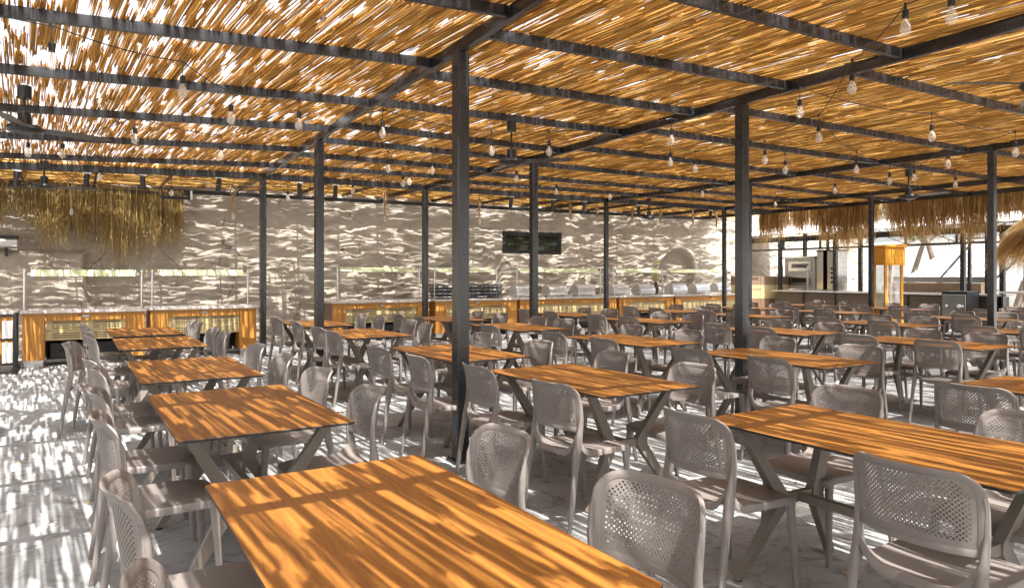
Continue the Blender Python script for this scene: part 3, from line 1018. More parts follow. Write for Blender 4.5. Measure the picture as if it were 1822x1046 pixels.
# sliver of a further unit at the left edge with a trolley before it
counter(-2.4, -.76, CY - .02, 'orange wood counter cut off by the left edge of the photo')
guard(-.66, 1.02, CY + .25, 1.56, 'glass shelf on two steel posts over the leftmost whole counter')
guard(1.20, 2.82, CY + .45, 1.57, 'glass shelf on two steel posts over the counter by the third post')
CR = 15.02
RW = [(4.74, 7.02), (7.18, 9.42), (9.50, 12.62), (12.72, 14.74), (14.82, 17.7)]
RL = ['orange wood buffet counter with brown end panel, left end of the right hand group', 'orange wood buffet counter carrying dark blue crates behind the big near post',
      'orange wood buffet counter under the wall window with three roll top dishes', 'orange wood buffet counter under the vase of cream flowers', 'orange wood buffet counter at the right end below the arched niche']
for i, ((a, b), l) in enumerate(zip(RW, RL)):
    counter(a, b, CR, l, solid_left=(i == 0), slots=i < 2)
GW = [(4.95, 6.9), (7.3, 9.0), (9.6, 12.3), (12.75, 14.6), (14.8, 17.3)]
GL = ['glass shelf with steel posts over the left end counter of the right group', 'glass shelf with steel posts above the dark blue crates', 'glass shelf with steel posts below the wall window',
      'glass shelf with steel posts beside the cream flowers', 'glass shelf with steel posts in front of the arched niche']
for (a, b), l in zip(GW, GL):
    guard(a, b, CR + .30, 1.65, l)
# roll top chafing dishes
ch = [(9.78, 'leftmost roll top dish, just left of the far slim post'), (10.78, 'second roll top dish from left, under the window'), (11.70, 'third roll top dish from left, right of the window'),
      (12.92, 'fourth roll top dish from left'), (13.88, 'fifth roll top dish, left of the flowers'), (15.15, 'sixth roll top dish, right of the flowers'), (16.10, 'seventh roll top dish from left'), (17.02, 'rightmost roll top dish on the counters')]
def dish_meshes():
    b = MB(); b.box(-.29, .29, -.20, .20, .04, .12, .012)
    for q in ((-.24, -.16), (.24, -.16), (-.24, .16), (.24, .16)):
        b.tube([(q[0], q[1], 0), (q[0], q[1], .04)], .015, 6)
    lid = MB(); n = 12
    prof = [(-.195 * math.cos(math.pi * k / n), .122 + .20 * math.sin(math.pi * k / n)) for k in range(n + 1)]
    lid.loft([[(x, y, z) for y, z in prof] for x in (-.285, -.275, .275, .285)], caps=True)
    hd = MB(); hd.tube([(-.12, -.19, .20), (-.12, -.23, .21), (.12, -.23, .21), (.12, -.19, .20)], .010, 6)
    return b.mesh('water_pan', M['chrome2'], 30), lid.mesh('roll_lid', M['chrome2'], 50), hd.mesh('handle', M['chrome'], 40)
dm = dish_meshes()
for x, l in ch:
    t = thing('chafing_dish', 'polished steel ' + l, 'chafing dish', (x, CR + .32, .907), 0, 'roll top chafing dishes on the buffet')
    link('water_pan', dm[0], t); ld = link('roll_lid', dm[1], t); link('handle', dm[2], ld)
# dark blue crates
for i, x in enumerate((7.55, 8.18, 8.78)):
    t = thing('glass_rack', ['left one', 'middle one', 'right one'][i] + ' of the dark blue dish racks stacked on the counter', 'dish rack', (x, CR + .36, .907), 0, 'dark blue dish racks')
    for k in range(4):
        q = MB(); z = k * .085
        for zz in (0.0, .055):
            q.box(-.26, .26, -.25, -.235, z + zz, z + zz + .02); q.box(-.26, .26, .235, .25, z + zz, z + zz + .02)
            q.box(-.26, -.245, -.235, .235, z + zz, z + zz + .02); q.box(.245, .26, -.235, .235, z + zz, z + zz + .02)
        for xx in (-.26, -.13, 0, .13, .244):
            q.box(xx, xx + .016, -.252, -.236, z + .021, z + .054)
        q.box(-.24, .24, -.234, .234, z + .001, z + .008)
        link('rack_tray', q.mesh('rack_tray', M['bluetray']), t)
# vase of flowers
t = thing('flower_vase', 'tall vase of cream pompom flowers among the roll top dishes', 'vase', (14.46, CR + .42, .907))
v_ = MB(); v_.lathe([(.05, 0), (.075, .05), (.08, .18), (.045, .30), (.055, .34)], 14)
link('vase', v_.mesh('vase', M['vase'], 60), t)
for dx, dz, r in ((-.08, .55, .10), (.07, .48, .11), (.0, .92, .12), (.0, .42, .09)):
    s_ = MB(); s_.tube([(0, 0, .3), (dx * .6, 0, .3 + (dz - .3) * .6), (dx, 0, dz)], .006, 5)
    st = link('stem', s_.mesh('stem', M['leaf']), t)
    f = MB()
    for k in range(120):
        a, b_ = random.uniform(0, 2 * math.pi), math.acos(random.uniform(-1, 1))
        d = Vector((math.sin(b_) * math.cos(a), math.sin(b_) * math.sin(a), math.cos(b_)))
        u = d.orthogonal().normalized(); w_ = d.cross(u)
        p = Vector((dx, 0, dz)) + d * r * random.uniform(.6, 1)
        f.add([p - u * .018, p + w_ * .018 + d * .01, p + u * .018, p - w_ * .018 + d * .01], [(0, 1, 2, 3)])
    link('flower', f.mesh('flower', M['flower']), st)
# beige cabinet at the far end of the buffet
t = thing('service_cabinet', 'brown and beige cabinet between the buffet and the open kitchen', 'cabinet', (18.95, 15.1, 0))
for i, (za, zb_, mm) in enumerate(((.05, .72, 'umber'), (.73, 1.16, 'tan'), (1.165, 1.43, 'plank'))):
    for k in range(3):
        q = MB(); q.box(-1.05 + k * .7, -.36 + k * .7, 0, .6, za, zb_, .004)
        link('cabinet_panel', q.mesh('cabinet_panel', M[mm]), t)
# trolley frame at the left edge
t = thing('service_trolley', 'black and white wheeled service trolley at the left edge', 'trolley', (-.98, 13.05, 0))
for x in (-.25, .25):
    for y in (-.2, .2):
        q = MB(); q.box(x - .02, x + .02, y - .02, y + .02, .10, .90)
        link('upright', q.mesh('upright', M['black']), t)
        q = MB(); q.tube([(x, y - .012, .05), (x, y + .012, .05)], .05, 14)
        link('caster', q.mesh('caster', M['black'], 40), t)
for z in (.14, .5, .86):
    q = MB(); q.box(-.23, .23, -.18, .18, z, z + .02)
    link('shelf', q.mesh('shelf', M['black']), t)
q = MB(); q.box(.10, .225, -.226, -.222, .18, .48); q.box(.10, .225, -.226, -.222, .54, .80)
link('white_panel', q.mesh('white_panel', M['white']), t)

# ------------------------------------------------------------------ straw fringes
def fringe(name, pts, n, zt, zl, label, cat, spread=.12, wid=(.004, .011), clump=1.0, parent=None, tilt=(0, 0), mat='straw'):
    """pts: polyline in plan; strands hang from it"""
    pts = [Vector((p[0], p[1], 0)) for p in pts]
    seg = [(a, b, (b - a).length) for a, b in zip(pts, pts[1:])]
    tot = sum(s_[2] for s_ in seg)
    vs_, fs = [], []
    for k in range(n):
        d = random.uniform(0, tot)
        dd = d
        for a, b, l in seg:
            if dd <= l: break
            dd -= l
        p = a.lerp(b, dd / l)
        t = (b - a).normalized(); nn = Vector((-t.y, t.x, 0))
        cl = vnoise(np.array([d * 3.0 / clump + 7]), np.array([.5]), 77)[0]
        cl2 = vnoise(np.array([d * 9.0 + 7]), np.array([3.5]), 78)[0]
        L = (zt - zl) * (.18 + 1.0 * cl + .2 * cl2) * random.uniform(.45, 1.0)
        if random.random() < (.55 - cl) * 1.9: continue
        q = p + nn * random.uniform(-spread, spread)
        z = zt + random.uniform(-.06, .05)
        lean = t * random.gauss(0, .07) + nn * random.gauss(0, .05) + Vector((tilt[0], tilt[1], 0))
        w_ = random.uniform(*wid)
        an = random.uniform(0, math.pi)
        wd = Vector((math.cos(an), math.sin(an), 0)) * w_ * .5
        o = len(vs_)
        for s_, ws in ((0, 1), (.4, 1), (.75, .8), (1, .2)):
            c = Vector((q.x, q.y, z)) + lean * L * s_ * s_ * 1.5 + Vector((0, 0, -L * s_))
            vs_ += [c - wd * ws, c + wd * ws]
        for s_ in range(3):
            i = o + 2 * s_
            fs.append((i, i + 1, i + 3, i + 2))
    me = np_mesh(name, np.array([tuple(v) for v in vs_]), np.array(fs), M[mat])
    return link(name, me, parent, label=label, cat=cat, kind='stuff' if parent is not None else None)
th = thing('straw_awning', 'shaggy straw awning hanging over the upper left of the plaster wall', 'straw awning')
fringe('straw_strands', [(-3.5, 15.72), (1.9, 15.72)], 5200, 3.14, 1.78, None, None, .16, (.004, .010), 1.6, th, (0, 0), 'straw_shaded')
q = MB(); q.box(-3.6, 1.98, 15.60, 15.64, 3.06, 3.12); link('carrier_batten', q.mesh('carrier_batten', M['black']), th)
q = MB(); q.box(1.45, 2.0, 15.35, 15.40, 2.96, 3.02); q.box(1.94, 2.0, 15.35, 15.40, 3.021, 3.14); link('bracket', q.mesh('bracket', M['black']), th)
q = MB(); q.box(1.985, 2.02, 15.33, 15.348, 2.96, 3.14); link('white_tag', q.mesh('white_tag', M['white']), th)
t = thing('wall_air_heater', 'grey box heater on the plaster wall behind the straw, cut by the left edge', 'heater', (-1.35, 15.9, 1.93))
q = MB(); q.box(-.5, .5, -.12, .12, .05, .20, .02); link('casing', q.mesh('casing', M['steelpanel'], 30), t)
q = MB(); q.box(-.5, .5, -.11, .11, .21, .26); link('lid', q.mesh('lid', M['black']), t)
q = MB(); q.box(.3, .34, -.05, .05, -.12, .049); link('support', q.mesh('support', M['black']), t)

th = thing('straw_fringe', 'long golden straw fringe hanging along the right edge of the roof', 'straw fringe')
fringe('straw_strands', [(17.15, 13.9), (17.15, 3.0)], 11000, 3.36, 2.12, None, None, .16, (.005, .014), 1.0, th)
q = MB(); q.bar((17.08, 14, 3.34), (17.08, 2, 3.34), .04, .06); link('carrier_batten', q.mesh('carrier_batten', M['black']), th)

# ------------------------------------------------------------------ ceiling fans
def fan(x, y, zt, zh, rot, label):
    t = thing('ceiling_fan', label, 'ceiling fan', (x, y, zh), rot, 'black three blade ceiling fans under the pergola')
    m = MB(); m.tube([(0, 0, zt - zh - .11), (0, 0, zt - zh)], .055, 14); link('canopy', m.mesh('canopy', M['black'], 40), t)
    m = MB(); m.tube([(0, 0, .12), (0, 0, zt - zh - .10)], .012, 8); link('downrod', m.mesh('downrod', M['black'], 40), t)
    m = MB(); m.lathe([(.04, .14), (.05, .13), (.055, .03), (.13, .02), (.15, -.01), (.13, -.03), (.07, -.045), (.0, -.046)], 20)
    link('motor', m.mesh('motor', M['black'], 35), t)
    for k in range(3):
        a = R(120 * k)
        b = MB()
        rings = []
        for r, w_ in ((.12, .05), (.2, .12), (.45, .135), (.66, .11), (.70, .06)):
            rings.append([(r, -w_ / 2, .010), (r, w_ / 2, -.012), (r, w_ / 2, -.016), (r, -w_ / 2, .006)])
        b.loft(rings)
        o = link('blade', b.mesh('blade', M['steel']), t)
        o.rotation_euler = (0, 0, a)
fan(-.36, 7.58, 3.13, 2.76, R(20), 'black three blade ceiling fan nearest the left edge of the photo')
fan(-.35, 12.3, 3.12, 2.76, R(10), 'black ceiling fan in front of the straw awning')
fan(4.30, 6.98, 3.235, 2.78, R(75), 'black ceiling fan right of the big near post')
fan(11.9, 6.65, 3.235, 2.79, R(25), 'black ceiling fan before the straw fringe at right')
fan(5.78, 2.28, 3.235, 2.81, R(150), 'ceiling fan at the upper right, mostly past the photo edge')
fan(11.3, 12.3, 3.235, 2.80, R(40), 'small distant ceiling fan above the chafing dishes')

# ------------------------------------------------------------------ festoon light strings
def ray(pxx, pyy, z):
    xx, vv = (pxx - 911) / 1267, (489.7 - pyy) / 1267
    t = (z - EYE) / vv
    c, s_ = math.cos(YAW), math.sin(YAW)
    r, w_ = xx * t, t
    return Vector((c * r + s_ * w_, -s_ * r + c * w_, z))
# plan positions (world metres) of the bulbs of each string, with their heights
def bulbs_from(l):
    return [ray(a, b, z) for a, b, z in l]
s1 = bulbs_from([(92, 108, 2.82), (325, 162, 2.86), (411, 210, 2.80), (532, 221, 2.82), (393, 276, 2.82), (240, 247, 2.86), (111, 273, 2.86), (50, 271, 2.86)])
s2 = bulbs_from([(681, 236, 2.84), (875, 268, 2.84), (977, 269, 2.82), (1195, 249, 2.86), (1361, 284, 2.84), (1397, 302, 2.82)])
s3 = bulbs_from([(1693, 28, 3.00), (1611, 48, 3.06), (1516, 156, 2.98), (1457, 244, 2.84), (1237, 300, 2.84), (1193, 288, 2.86)])
s4 = bulbs_from([(1423, 199, 2.96), (1658, 242, 2.84), (1807, 271, 2.80), (1687, 291, 2.84)])
s5 = bulbs_from([(1524, 301, 2.82), (1583, 322, 2.80), (1700, 328, 2.84), (1627, 316, 2.86), (1486, 339, 2.84), (1380, 363, 2.80)])
s6 = bulbs_from([(691, 300, 2.84), (717, 326, 2.80), (728, 323, 2.80), (769, 303, 2.84), (919, 318, 2.84), (990, 341, 2.84)])
s7 = bulbs_from([(177, 315, 2.82), (305, 343, 2.84), (512, 352, 2.84), (552, 345, 2.84), (628, 340, 2.84), (1085, 350, 2.84), (1250, 345, 2.84)])
SL = ['festoon string of clear bulbs zigzagging over the leftmost table row', 'festoon string of clear bulbs crossing behind the big near post', 'festoon string with the two largest bulbs at the upper right',
      'festoon string of clear bulbs passing the right hand near post', 'festoon string of bulbs before the straw fringe at right', 'festoon string of small bulbs around the middle fan', 'festoon string of small bulbs far back near the header beam']
rise = .22
sock = MB(); sock.tube([(0, 0, .055), (0, 0, .105), (0, 0, .118)], [.020, .020, .008], 10)
sock_me = sock.mesh('lamp_holder', M['black'], 40)
bl = MB(); bl.lathe([(.014, .055), (.018, .035), (.030, .012), (.036, -.012), (.032, -.035), (.018, -.053), (.001, -.059)], 14)
bl_me = bl.mesh('bulb', M['bulb'], 80)
fi = MB()
for k in range(5):
    a = 2 * math.pi * k / 5
    fi.tube([(.004 * math.cos(a), .004 * math.sin(a), .045), (.013 * math.cos(a), .013 * math.sin(a), -.02), (.004 * math.cos(a + .6), .004 * math.sin(a + .6), .03)], .0009, 4)
fi_me = fi.mesh('filament', M['filament'])
def string(pts, label, extra_ends=()):
    t = thing('festoon_string', label, 'string lights', (0, 0, 0), 0, 'festoon strings of clear filament bulbs')
    tops = [Vector((p.x, p.y, min(p.z + rise, 3.20))) for p in pts]
    path = list(extra_ends[:1]) + tops + list(extra_ends[1:])
    cab = MB()
    fine = []
    for a, b in zip(path, path[1:]):
        d = (b - a).length
        m = 8
        for k in range(m):
            u = k / m
            q = a.lerp(b, u); q.z -= min(.10, .03 * d) * 4 * u * (1 - u)
            fine.append(q)
    fine.append(path[-1])
    cab.tube(fine, .0042, 5)
    link('cable', cab.mesh('cable', M['black'], 60), t)
    for p, q in zip(pts, tops):
        d = MB(); d.tube([(0, 0, .115), (0, 0, q.z - p.z)], .003, 5); d.tube([(0, 0, q.z - p.z - .02), (0, 0, q.z - p.z + .012)], .009, 6)
        dr = link('drop_cable', d.mesh('drop_cable', M['black'], 60), t, p)
        link('lamp_holder', sock_me, dr)
        link('bulb', bl_me, dr)
        link('filament', fi_me, dr)
ends = [(ray(-60, 10, 3.14), ray(-60, 262, 3.05)), (ray(655, 196, 3.2), ray(1430, 330, 3.1)), (ray(1600, -60, 3.2), ray(1090, 262, 3.2)), (ray(1395, 170, 3.2), ray(1560, 320, 3.1)),
        (ray(1480, 238, 3.2), ray(1330, 352, 3.15)), (ray(655, 196, 3.2), ray(1060, 330, 3.15)), (ray(20, 300, 3.12), ray(1330, 340, 3.15))]
for s_, l, e in zip((s1, s2, s3, s4, s5, s6, s7), SL, ends):
    string(s_, l, e)

# rope pendants before the counters
RP = [(127, 383), (415, 390), (685, 395), (853, 399), (1015, 402), (1063, 402), (1125, 405), (1175, 406), (1233, 410), (1275, 412)]
RLAB = ['with visible bulb in front of the straw awning', 'left of the third steel post', 'between the two big left posts', 'just right of the big near post', 'right of the wall window',
        'second one right of the wall window', 'just right of the slim far post', 'second one right of the slim far post', 'above the arched niche', 'rightmost, by the last slim post']
for i, ((a, b), l) in enumerate(zip(RP, RLAB)):
    xx = (a - 911) / 1267
    c, s_ = math.cos(YAW), math.sin(YAW)
    tt = 14.0 / (-s_ * xx + c)
    x = (c * xx + s_) * tt
    zb_ = EYE + (489.7 - b) / 1267 * tt
    ztop = Zb(x) + .05
    t = thing('rope_pendant', 'knotted jute rope pendant lamp ' + l, 'pendant lamp', (x, 14.0, zb_), 0, 'jute rope pendant lamps above the buffet')
    H = ztop - zb_
    r = MB()
    lp = []
    top = min(H - .08, .62)
    for k in range(19):
        an = 2 * math.pi * k / 18
        lp.append((.055 * math.sin(an), .02 * math.cos(an * .5), top - .09 + .085 * math.cos(an)))
    r.tube([(0, 0, H), (0, 0, top)], .009, 6); r.tube(lp, .013, 6)
    r.tube([(0, 0, top), (.012, .01, top - .12), (-.010, 0, top - .22), (0.004, 0, .20)], .016, 7)
    for k in range(3):
        z = top - .19 - .035 * k
        r.tube([(-.026, 0, z), (0, -.026, z + .01), (.026, 0, z), (0, .026, z - .01), (-.026, 0, z)], .010, 6)
    link('rope', r.mesh('rope', M['rope'], 60), t)
    r = MB(); r.tube([(0, 0, .13), (0, 0, .22)], .019, 10); link('lamp_holder', r.mesh('lamp_holder', M['rope'], 40), t)
    g = MB(); g.lathe([(.014, .13), (.022, .09), (.032, .05), (.030, .02), (.015, .0)], 12); link('bulb', g.mesh('bulb', M['bulb'], 80), t)

# ------------------------------------------------------------------ open kitchen at the right
KX = 19.2
kt = thing('kitchen_shelter', 'open kitchen shelter with lattice truss and corrugated roof beyond the straw fringe', 'shelter')
kys = [14.83, 12.9, 9.35, 8.45]
for y in kys:
    q = MB(); q.box(KX - .05, KX + .05, y - .05, y + .05, 0, 2.70); link('post', q.mesh('post', M['steel']), kt)
    q = MB(); q.box(KX + 1.2, KX + 1.3, y - .05, y + .05, 0, 2.95); link('post', q.mesh('post', M['steel']), kt)
for z, hh in ((2.28, .06), (2.55, .06), (2.63, .10)):
    q = MB(); q.bar((KX, 17.2, z), (KX, 7.2, z), .05, hh); link('truss_chord', q.mesh('truss_chord', M['steel']), kt)
y = 14.7
k = 0
while y > 7.6:
    q = MB(); q.bar((KX, y, 2.31), (KX, y, 2.52), .05, .05, (0, 1, 0)); link('truss_strut', q.mesh('truss_strut', M['steel']), kt)
    for dy in (-.62, .62):
        q = MB(); q.bar((KX, y, 2.31), (KX, y + dy * .8, 2.52), .016, .016); link('truss_brace', q.mesh('truss_brace', M['steel']), kt)
    y -= 1.3
# corrugated roof: wave sheet sloping up away from the terrace
nu, nv = 140, 6
us, vs2 = np.linspace(7.0, 17.4, nu), np.linspace(0, 1, nv)
U_, V_ = np.meshgrid(us, vs2, indexing='ij')
rx = KX - .45 + V_ * 1.7
rz_ = 2.72 + V_ * .35 + .022 * np.abs(np.sin(U_ * math.pi / .34)) ** 3
idx = np.arange(nu * nv).reshape(nu, nv)
fq = np.stack([idx[:-1, :-1], idx[1:, :-1], idx[1:, 1:], idx[:-1, 1:]], -1).reshape(-1, 4)
me = np_mesh('roof_sheet', np.stack([rx, U_, rz_], -1).reshape(-1, 3), fq, M['white'], True)
o = link('roof_sheet', me, kt)
md = o.modifiers.new('thick', 'SOLIDIFY'); md.thickness = .02
# bar counter
kb = thing('kitchen_bar', 'long dark fronted kitchen bar counter with a steel top', 'bar counter', (KX - .25, 11.8, 0))
for i in range(6):
    ya = -3.3 + i * 1.06
    q = MB(); q.box(0.02, .045, ya + .02, ya + 1.04, .22, .93, .004); link('front_panel', q.mesh('front_panel', M['bronze']), kb)
    q = MB(); q.box(-.01, .05, ya - .02, ya + .018, .05, .955); link('upright', q.mesh('upright', M['black']), kb)
q = MB(); q.box(-.06, .75, -3.4, 3.12, .960, 1.0, .004); link('bar_top', q.mesh('bar_top', M['steelpanel']), kb)
q = MB(); q.box(-.02, .04, -3.32, 3.06, .15, .20); link('foot_rail', q.mesh('foot_rail', M['white']), kb)
q = MB(); q.box(.07, .7, -3.3, 3.0, .1, .94); link('carcass', q.mesh('carcass', M['black']), kb)
# side shelf running out of the shelter
t = thing('side_shelf', 'pale two tier side shelf right of the small steel fridge', 'shelf', (KX - .1, 8.0, 0))
for z in (.62, 1.03):
    q = MB(); q.box(-.15, .55, -.75, .42, z, z + .05); link('shelf_board', q.mesh('shelf_board', M['white']), t)
for y in (-.7, .36):
    q = MB(); q.box(-.12, -.07, y - .02, y + .02, 0, .618); q.box(-.12, -.07, y - .02, y + .02, .672, 1.028); link('support', q.mesh('support', M['steel']), t)
# small fridge / box
t = thing('steel_fridge', 'small dark fronted steel fridge with round dials by the kitchen bar', 'fridge', (18.55, 9.10, 0))
q = MB(); q.box(-.28, .28, -.30, .30, .03, 1.08, .01); link('body', q.mesh('body', M['black'], 30), t)
q = MB(); q.box(-.305, -.283, -.27, .27, .30, 1.0, .004); dr = link('door', q.mesh('door', M['grey'], 30), t)
for yy, r in ((-.20, .025), (-.12, .045), (.17, .025)):
    q = MB(); q.tube([(-.318, yy, .72), (-.306, yy, .72)], r, 16); link('dial', q.mesh('dial', M['white'], 40), dr)
# deck oven
t = thing('deck_oven', 'stainless two deck oven on the kitchen bar by the first shelter post', 'oven', (20.45, 14.75, 1.02))
q = MB(); q.box(-.4, .4, -.56, .56, 0, 1.0, .01); link('body', q.mesh('body', M['steelpanel'], 30), t)
q = MB(); q.box(-.46, .42, -.60, .60, 1.002, 1.05); link('hood', q.mesh('hood', M['chrome']), t)
for z in (.12, .58):
    q = MB(); q.box(-.425, -.403, -.46, .40, z, z + .32, .004); d_ = link('door', q.mesh('door', M['chrome'], 30), t)
    q = MB(); q.box(-.432, -.427, -.34, .28, z + .10, z + .24); link('door_window', q.mesh('door_window', M['window']), d_)
    q = MB(); q.tube([(-.44, -.40, z + .33), (-.47, -.40, z + .33), (-.47, .34, z + .33), (-.44, .34, z + .33)], .012, 6); link('handle', q.mesh('handle', M['chrome2']), d_)
for ya in (-.42, .52):
    q = MB(); q.box(-.55, -.52, ya, ya + .04, -.02, .75); link('front_stand', q.mesh('front_stand', M['white']), t)
t = thing('oven_table', 'dark steel table carrying the oven and the grill', 'table', (20.5, 14.3, 0))
q = MB(); q.box(-.5, .5, -1.1, 1.1, .96, 1.0); link('table_top', q.mesh('table_top', M['steelpanel']), t)
for x in (-.45, .45):
    for y in (-1.05, 1.05):
        q = MB(); q.box(x - .03, x + .03, y - .03, y + .03, 0, .958); link('leg', q.mesh('leg', M['steel']), t)
# upright doner grill
t = thing('upright_grill', 'tall upright grill with dark maroon burner face and steel side', 'grill', (20.3, 13.75, 1.005))
q = MB(); q.box(-.28, .28, .12, .34, 0, 1.22); q.box(-.28, .28, -.34, -.02, 0, 1.22, .004); q.box(.20, .28, -.018, .118, 0, 1.22); link('housing', q.mesh('housing', M['chrome'], 30), t)
for k in range(5):
    q = MB(); q.box(.10, .19, -.015, .115, .06 + k * .225, .06 + k * .225 + .21); link('burner', q.mesh('burner', M['corten']), t)
q = MB(); q.box(-.32, .32, -.36, .36, 1.222, 1.26); link('canopy', q.mesh('canopy', M['black']), t)
for k in range(4):
    q = MB(); q.tube([(-.31, -.19, .25 + k * .14), (-.28, -.19, .25 + k * .14)], .035, 12); link('knob', q.mesh('knob', M['black'], 40), t)
for y in (-.10, .22):
    q = MB(); q.tube([(.1, y, 1.26), (.1, y, 1.95)], .05, 10); link('flue', q.mesh('flue', M['steel'], 40), t)
# wire tray rack
t = thing('tray_rack', 'tall white wire tray rack behind the kitchen bar', 'rack', (21.2, 12.75, 0))
for x in (-.2, .2):
    for y in (-.3, .3):
        q = MB(); q.tube([(x, y, 0), (x, y, 2.05)], .014, 6); link('upright', q.mesh('upright', M['white']), t)
for k in range(12):
    q = MB(); z = .25 + k * .155
    for y in (-.3, .3): q.tube([(-.2, y, z), (.2, y, z)], .008, 5)
    q.tube([(-.2, -.3, z), (-.2, .3, z)], .006, 5)
    link('tray_runner', q.mesh('tray_runner', M['white']), t)
# folding chair outline in the kitchen
t = thing('folding_chair', 'dark framed folding chair standing in the bright kitchen', 'chair', (21.6, 12.9, 0), R(200))
q = MB(); q.tube([(-.2, -.2, 0), (-.15, -.2, 1.15)], .012, 6); q.tube([(-.2, .2, 0), (-.15, .2, 1.15)], .012, 6); link('back_frame', q.mesh('back_frame', M['steel']), t)
q = MB(); q.box(-.18, -.15, -.2, .2, 1.0, 1.16); link('backrest', q.mesh('backrest', M['white']), t)
q = MB(); q.box(-.18, .2, -.2, .2, .45, .47); link('seat', q.mesh('seat', M['white']), t)
# popcorn style cart in orange wood with glass sides
t = thing('vending_cart', 'tall orange wooden cart with glass sides and a boxed head', 'cart', (16.05, 9.45, 0), R(-24))
W_, D_ = .20, .20
for x in (-1, 1):
    for y in (-1, 1):
        q = MB(); q.box(x * W_ - .026, x * W_ + .026, y * D_ - .026, y * D_ + .026, 0, 1.72); link('corner_post', q.mesh('corner_post', M['cart']), t)
q = MB(); q.box(-.25, .25, -.25, .25, 1.722, 2.10, .006); link('head_box', q.mesh('head_box', M['cart'], 30), t)
q = MB(); q.box(-.285, .285, -.285, .285, 2.102, 2.16, .012); q.box(-.26, .26, -.26, .26, 1.70, 1.721); link('cornice', q.mesh('cornice', M['cart'], 30), t)
for a in range(4):
    c, s_ = math.cos(a * math.pi / 2), math.sin(a * math.pi / 2)
    q = MB(); pts = [(-.17, -.20, .72), (.17, -.20, .72), (.17, -.20, 1.69), (-.17, -.20, 1.69)]
    q.add([(c * x - s_ * y, s_ * x + c * y, z) for x, y, z in pts] + [(c * x - s_ * (y + .005), s_ * x + c * (y + .005), z) for x, y, z in pts], [(0, 1, 2, 3), (7, 6, 5, 4), (0, 4, 5, 1), (1, 5, 6, 2), (2, 6, 7, 3), (3, 7, 4, 0)])
    link('glass_side', q.mesh('glass_side', M['clear']), t)
q = MB(); q.box(-.172, .172, -.172, .172, .25, .70); link('lower_box', q.mesh('lower_box', M['cart']), t)
# crate like bench beyond
t = thing('plank_bench', 'long brown plank bench box behind the kitchen bar', 'bench', (21.6, 11.2, 0))
for k in range(5):
    q = MB(); q.box(-.3, -.27, -1.3, 1.3, .25 + k * .2, .44 + k * .2, .004); link('plank', q.mesh('plank', M['plank'], 30), t)
q = MB(); q.box(-.27, .3, -1.3, 1.3, .2, 1.25); link('body', q.mesh('body', M['plank']), t)
q = MB(); q.box(.12, .2, -1.2, 1.6, 1.26, 1.42); link('back_rail', q.mesh('back_rail', M['grey']), t)
t = thing('canvas_tent', 'white canvas gable tent with dark poles beyond the kitchen', 'tent', (26.5, 12.8, 0))
q = MB()
q.add([(0, -2.2, 1.3), (0, 2.2, 1.3), (2.6, 2.2, 1.3), (2.6, -2.2, 1.3), (1.3, -.9, 2.75), (1.3, .9, 2.75)], [(0, 1, 5, 4), (2, 3, 4, 5), (1, 2, 5), (3, 0, 4)])
link('canopy', q.mesh('canopy', M['tent']), t)
q = MB(); q.bar((-.02, .9, 1.32), (1.25, .35, 2.72), .05, .05); q.bar((-.02, -.9, 1.32), (.6, -1.3, 1.95), .05, .05); q.bar((1.25, -.3, 2.80), (1.25, .95, 2.80), .05, .05); link('ridge_pole', q.mesh('ridge_pole', M['steel']), t)
for y in (-2.1, 2.1):
    for x in (.05, 2.5):
        q = MB(); q.box(x - .03, x + .03, y - .03, y + .03, 0, 1.3); link('tent_pole', q.mesh('tent_pole', M['steel']), t)
# domed lattice pavilion roof
t = thing('dome_lattice', 'arched dark lattice roof of a round pavilion by the kitchen', 'pavilion', (21.3, 8.9, 0))
for k in range(9):
    a = R(-80 + 20 * k)
    q = MB(); pts = []
    for j in range(9):
        e = R(90 * j / 8)
        pts.append((1.35 * math.cos(e) * math.cos(a) * .9, 1.35 * math.cos(e) * math.sin(a), 2.72 + .52 * math.sin(e)))
    q.tube(pts, .028, 5); link('rib', q.mesh('rib', M['steel']), t)
for z, r in ((2.78, 1.32), (2.95, 1.18), (3.1, .85)):
    q = MB(); q.tube([(r * .9 * math.cos(R(a)), r * math.sin(R(a)), z) for a in range(-90, 91, 12)], .025, 5); link('hoop', q.mesh('hoop', M['steel']), t)
for y in (-1.3, 1.3):
    q = MB(); q.box(-.04, .04, y - .04, y + .04, 0, 2.8); link('post', q.mesh('post', M['steel']), t)
# tap stand / tools on bar end
t = thing('juice_press', 'small black lever press at the end of the kitchen bar', 'press', (19.35, 8.75, 1.083))
q = MB(); q.box(-.1, .1, -.1, .1, 0, .03); link('base', q.mesh('base', M['black']), t)
q = MB(); q.tube([(0, .05, .03), (0, .02, .2), (0, .15, .62)], .02, 6); link('lever', q.mesh('lever', M['black'], 40), t)
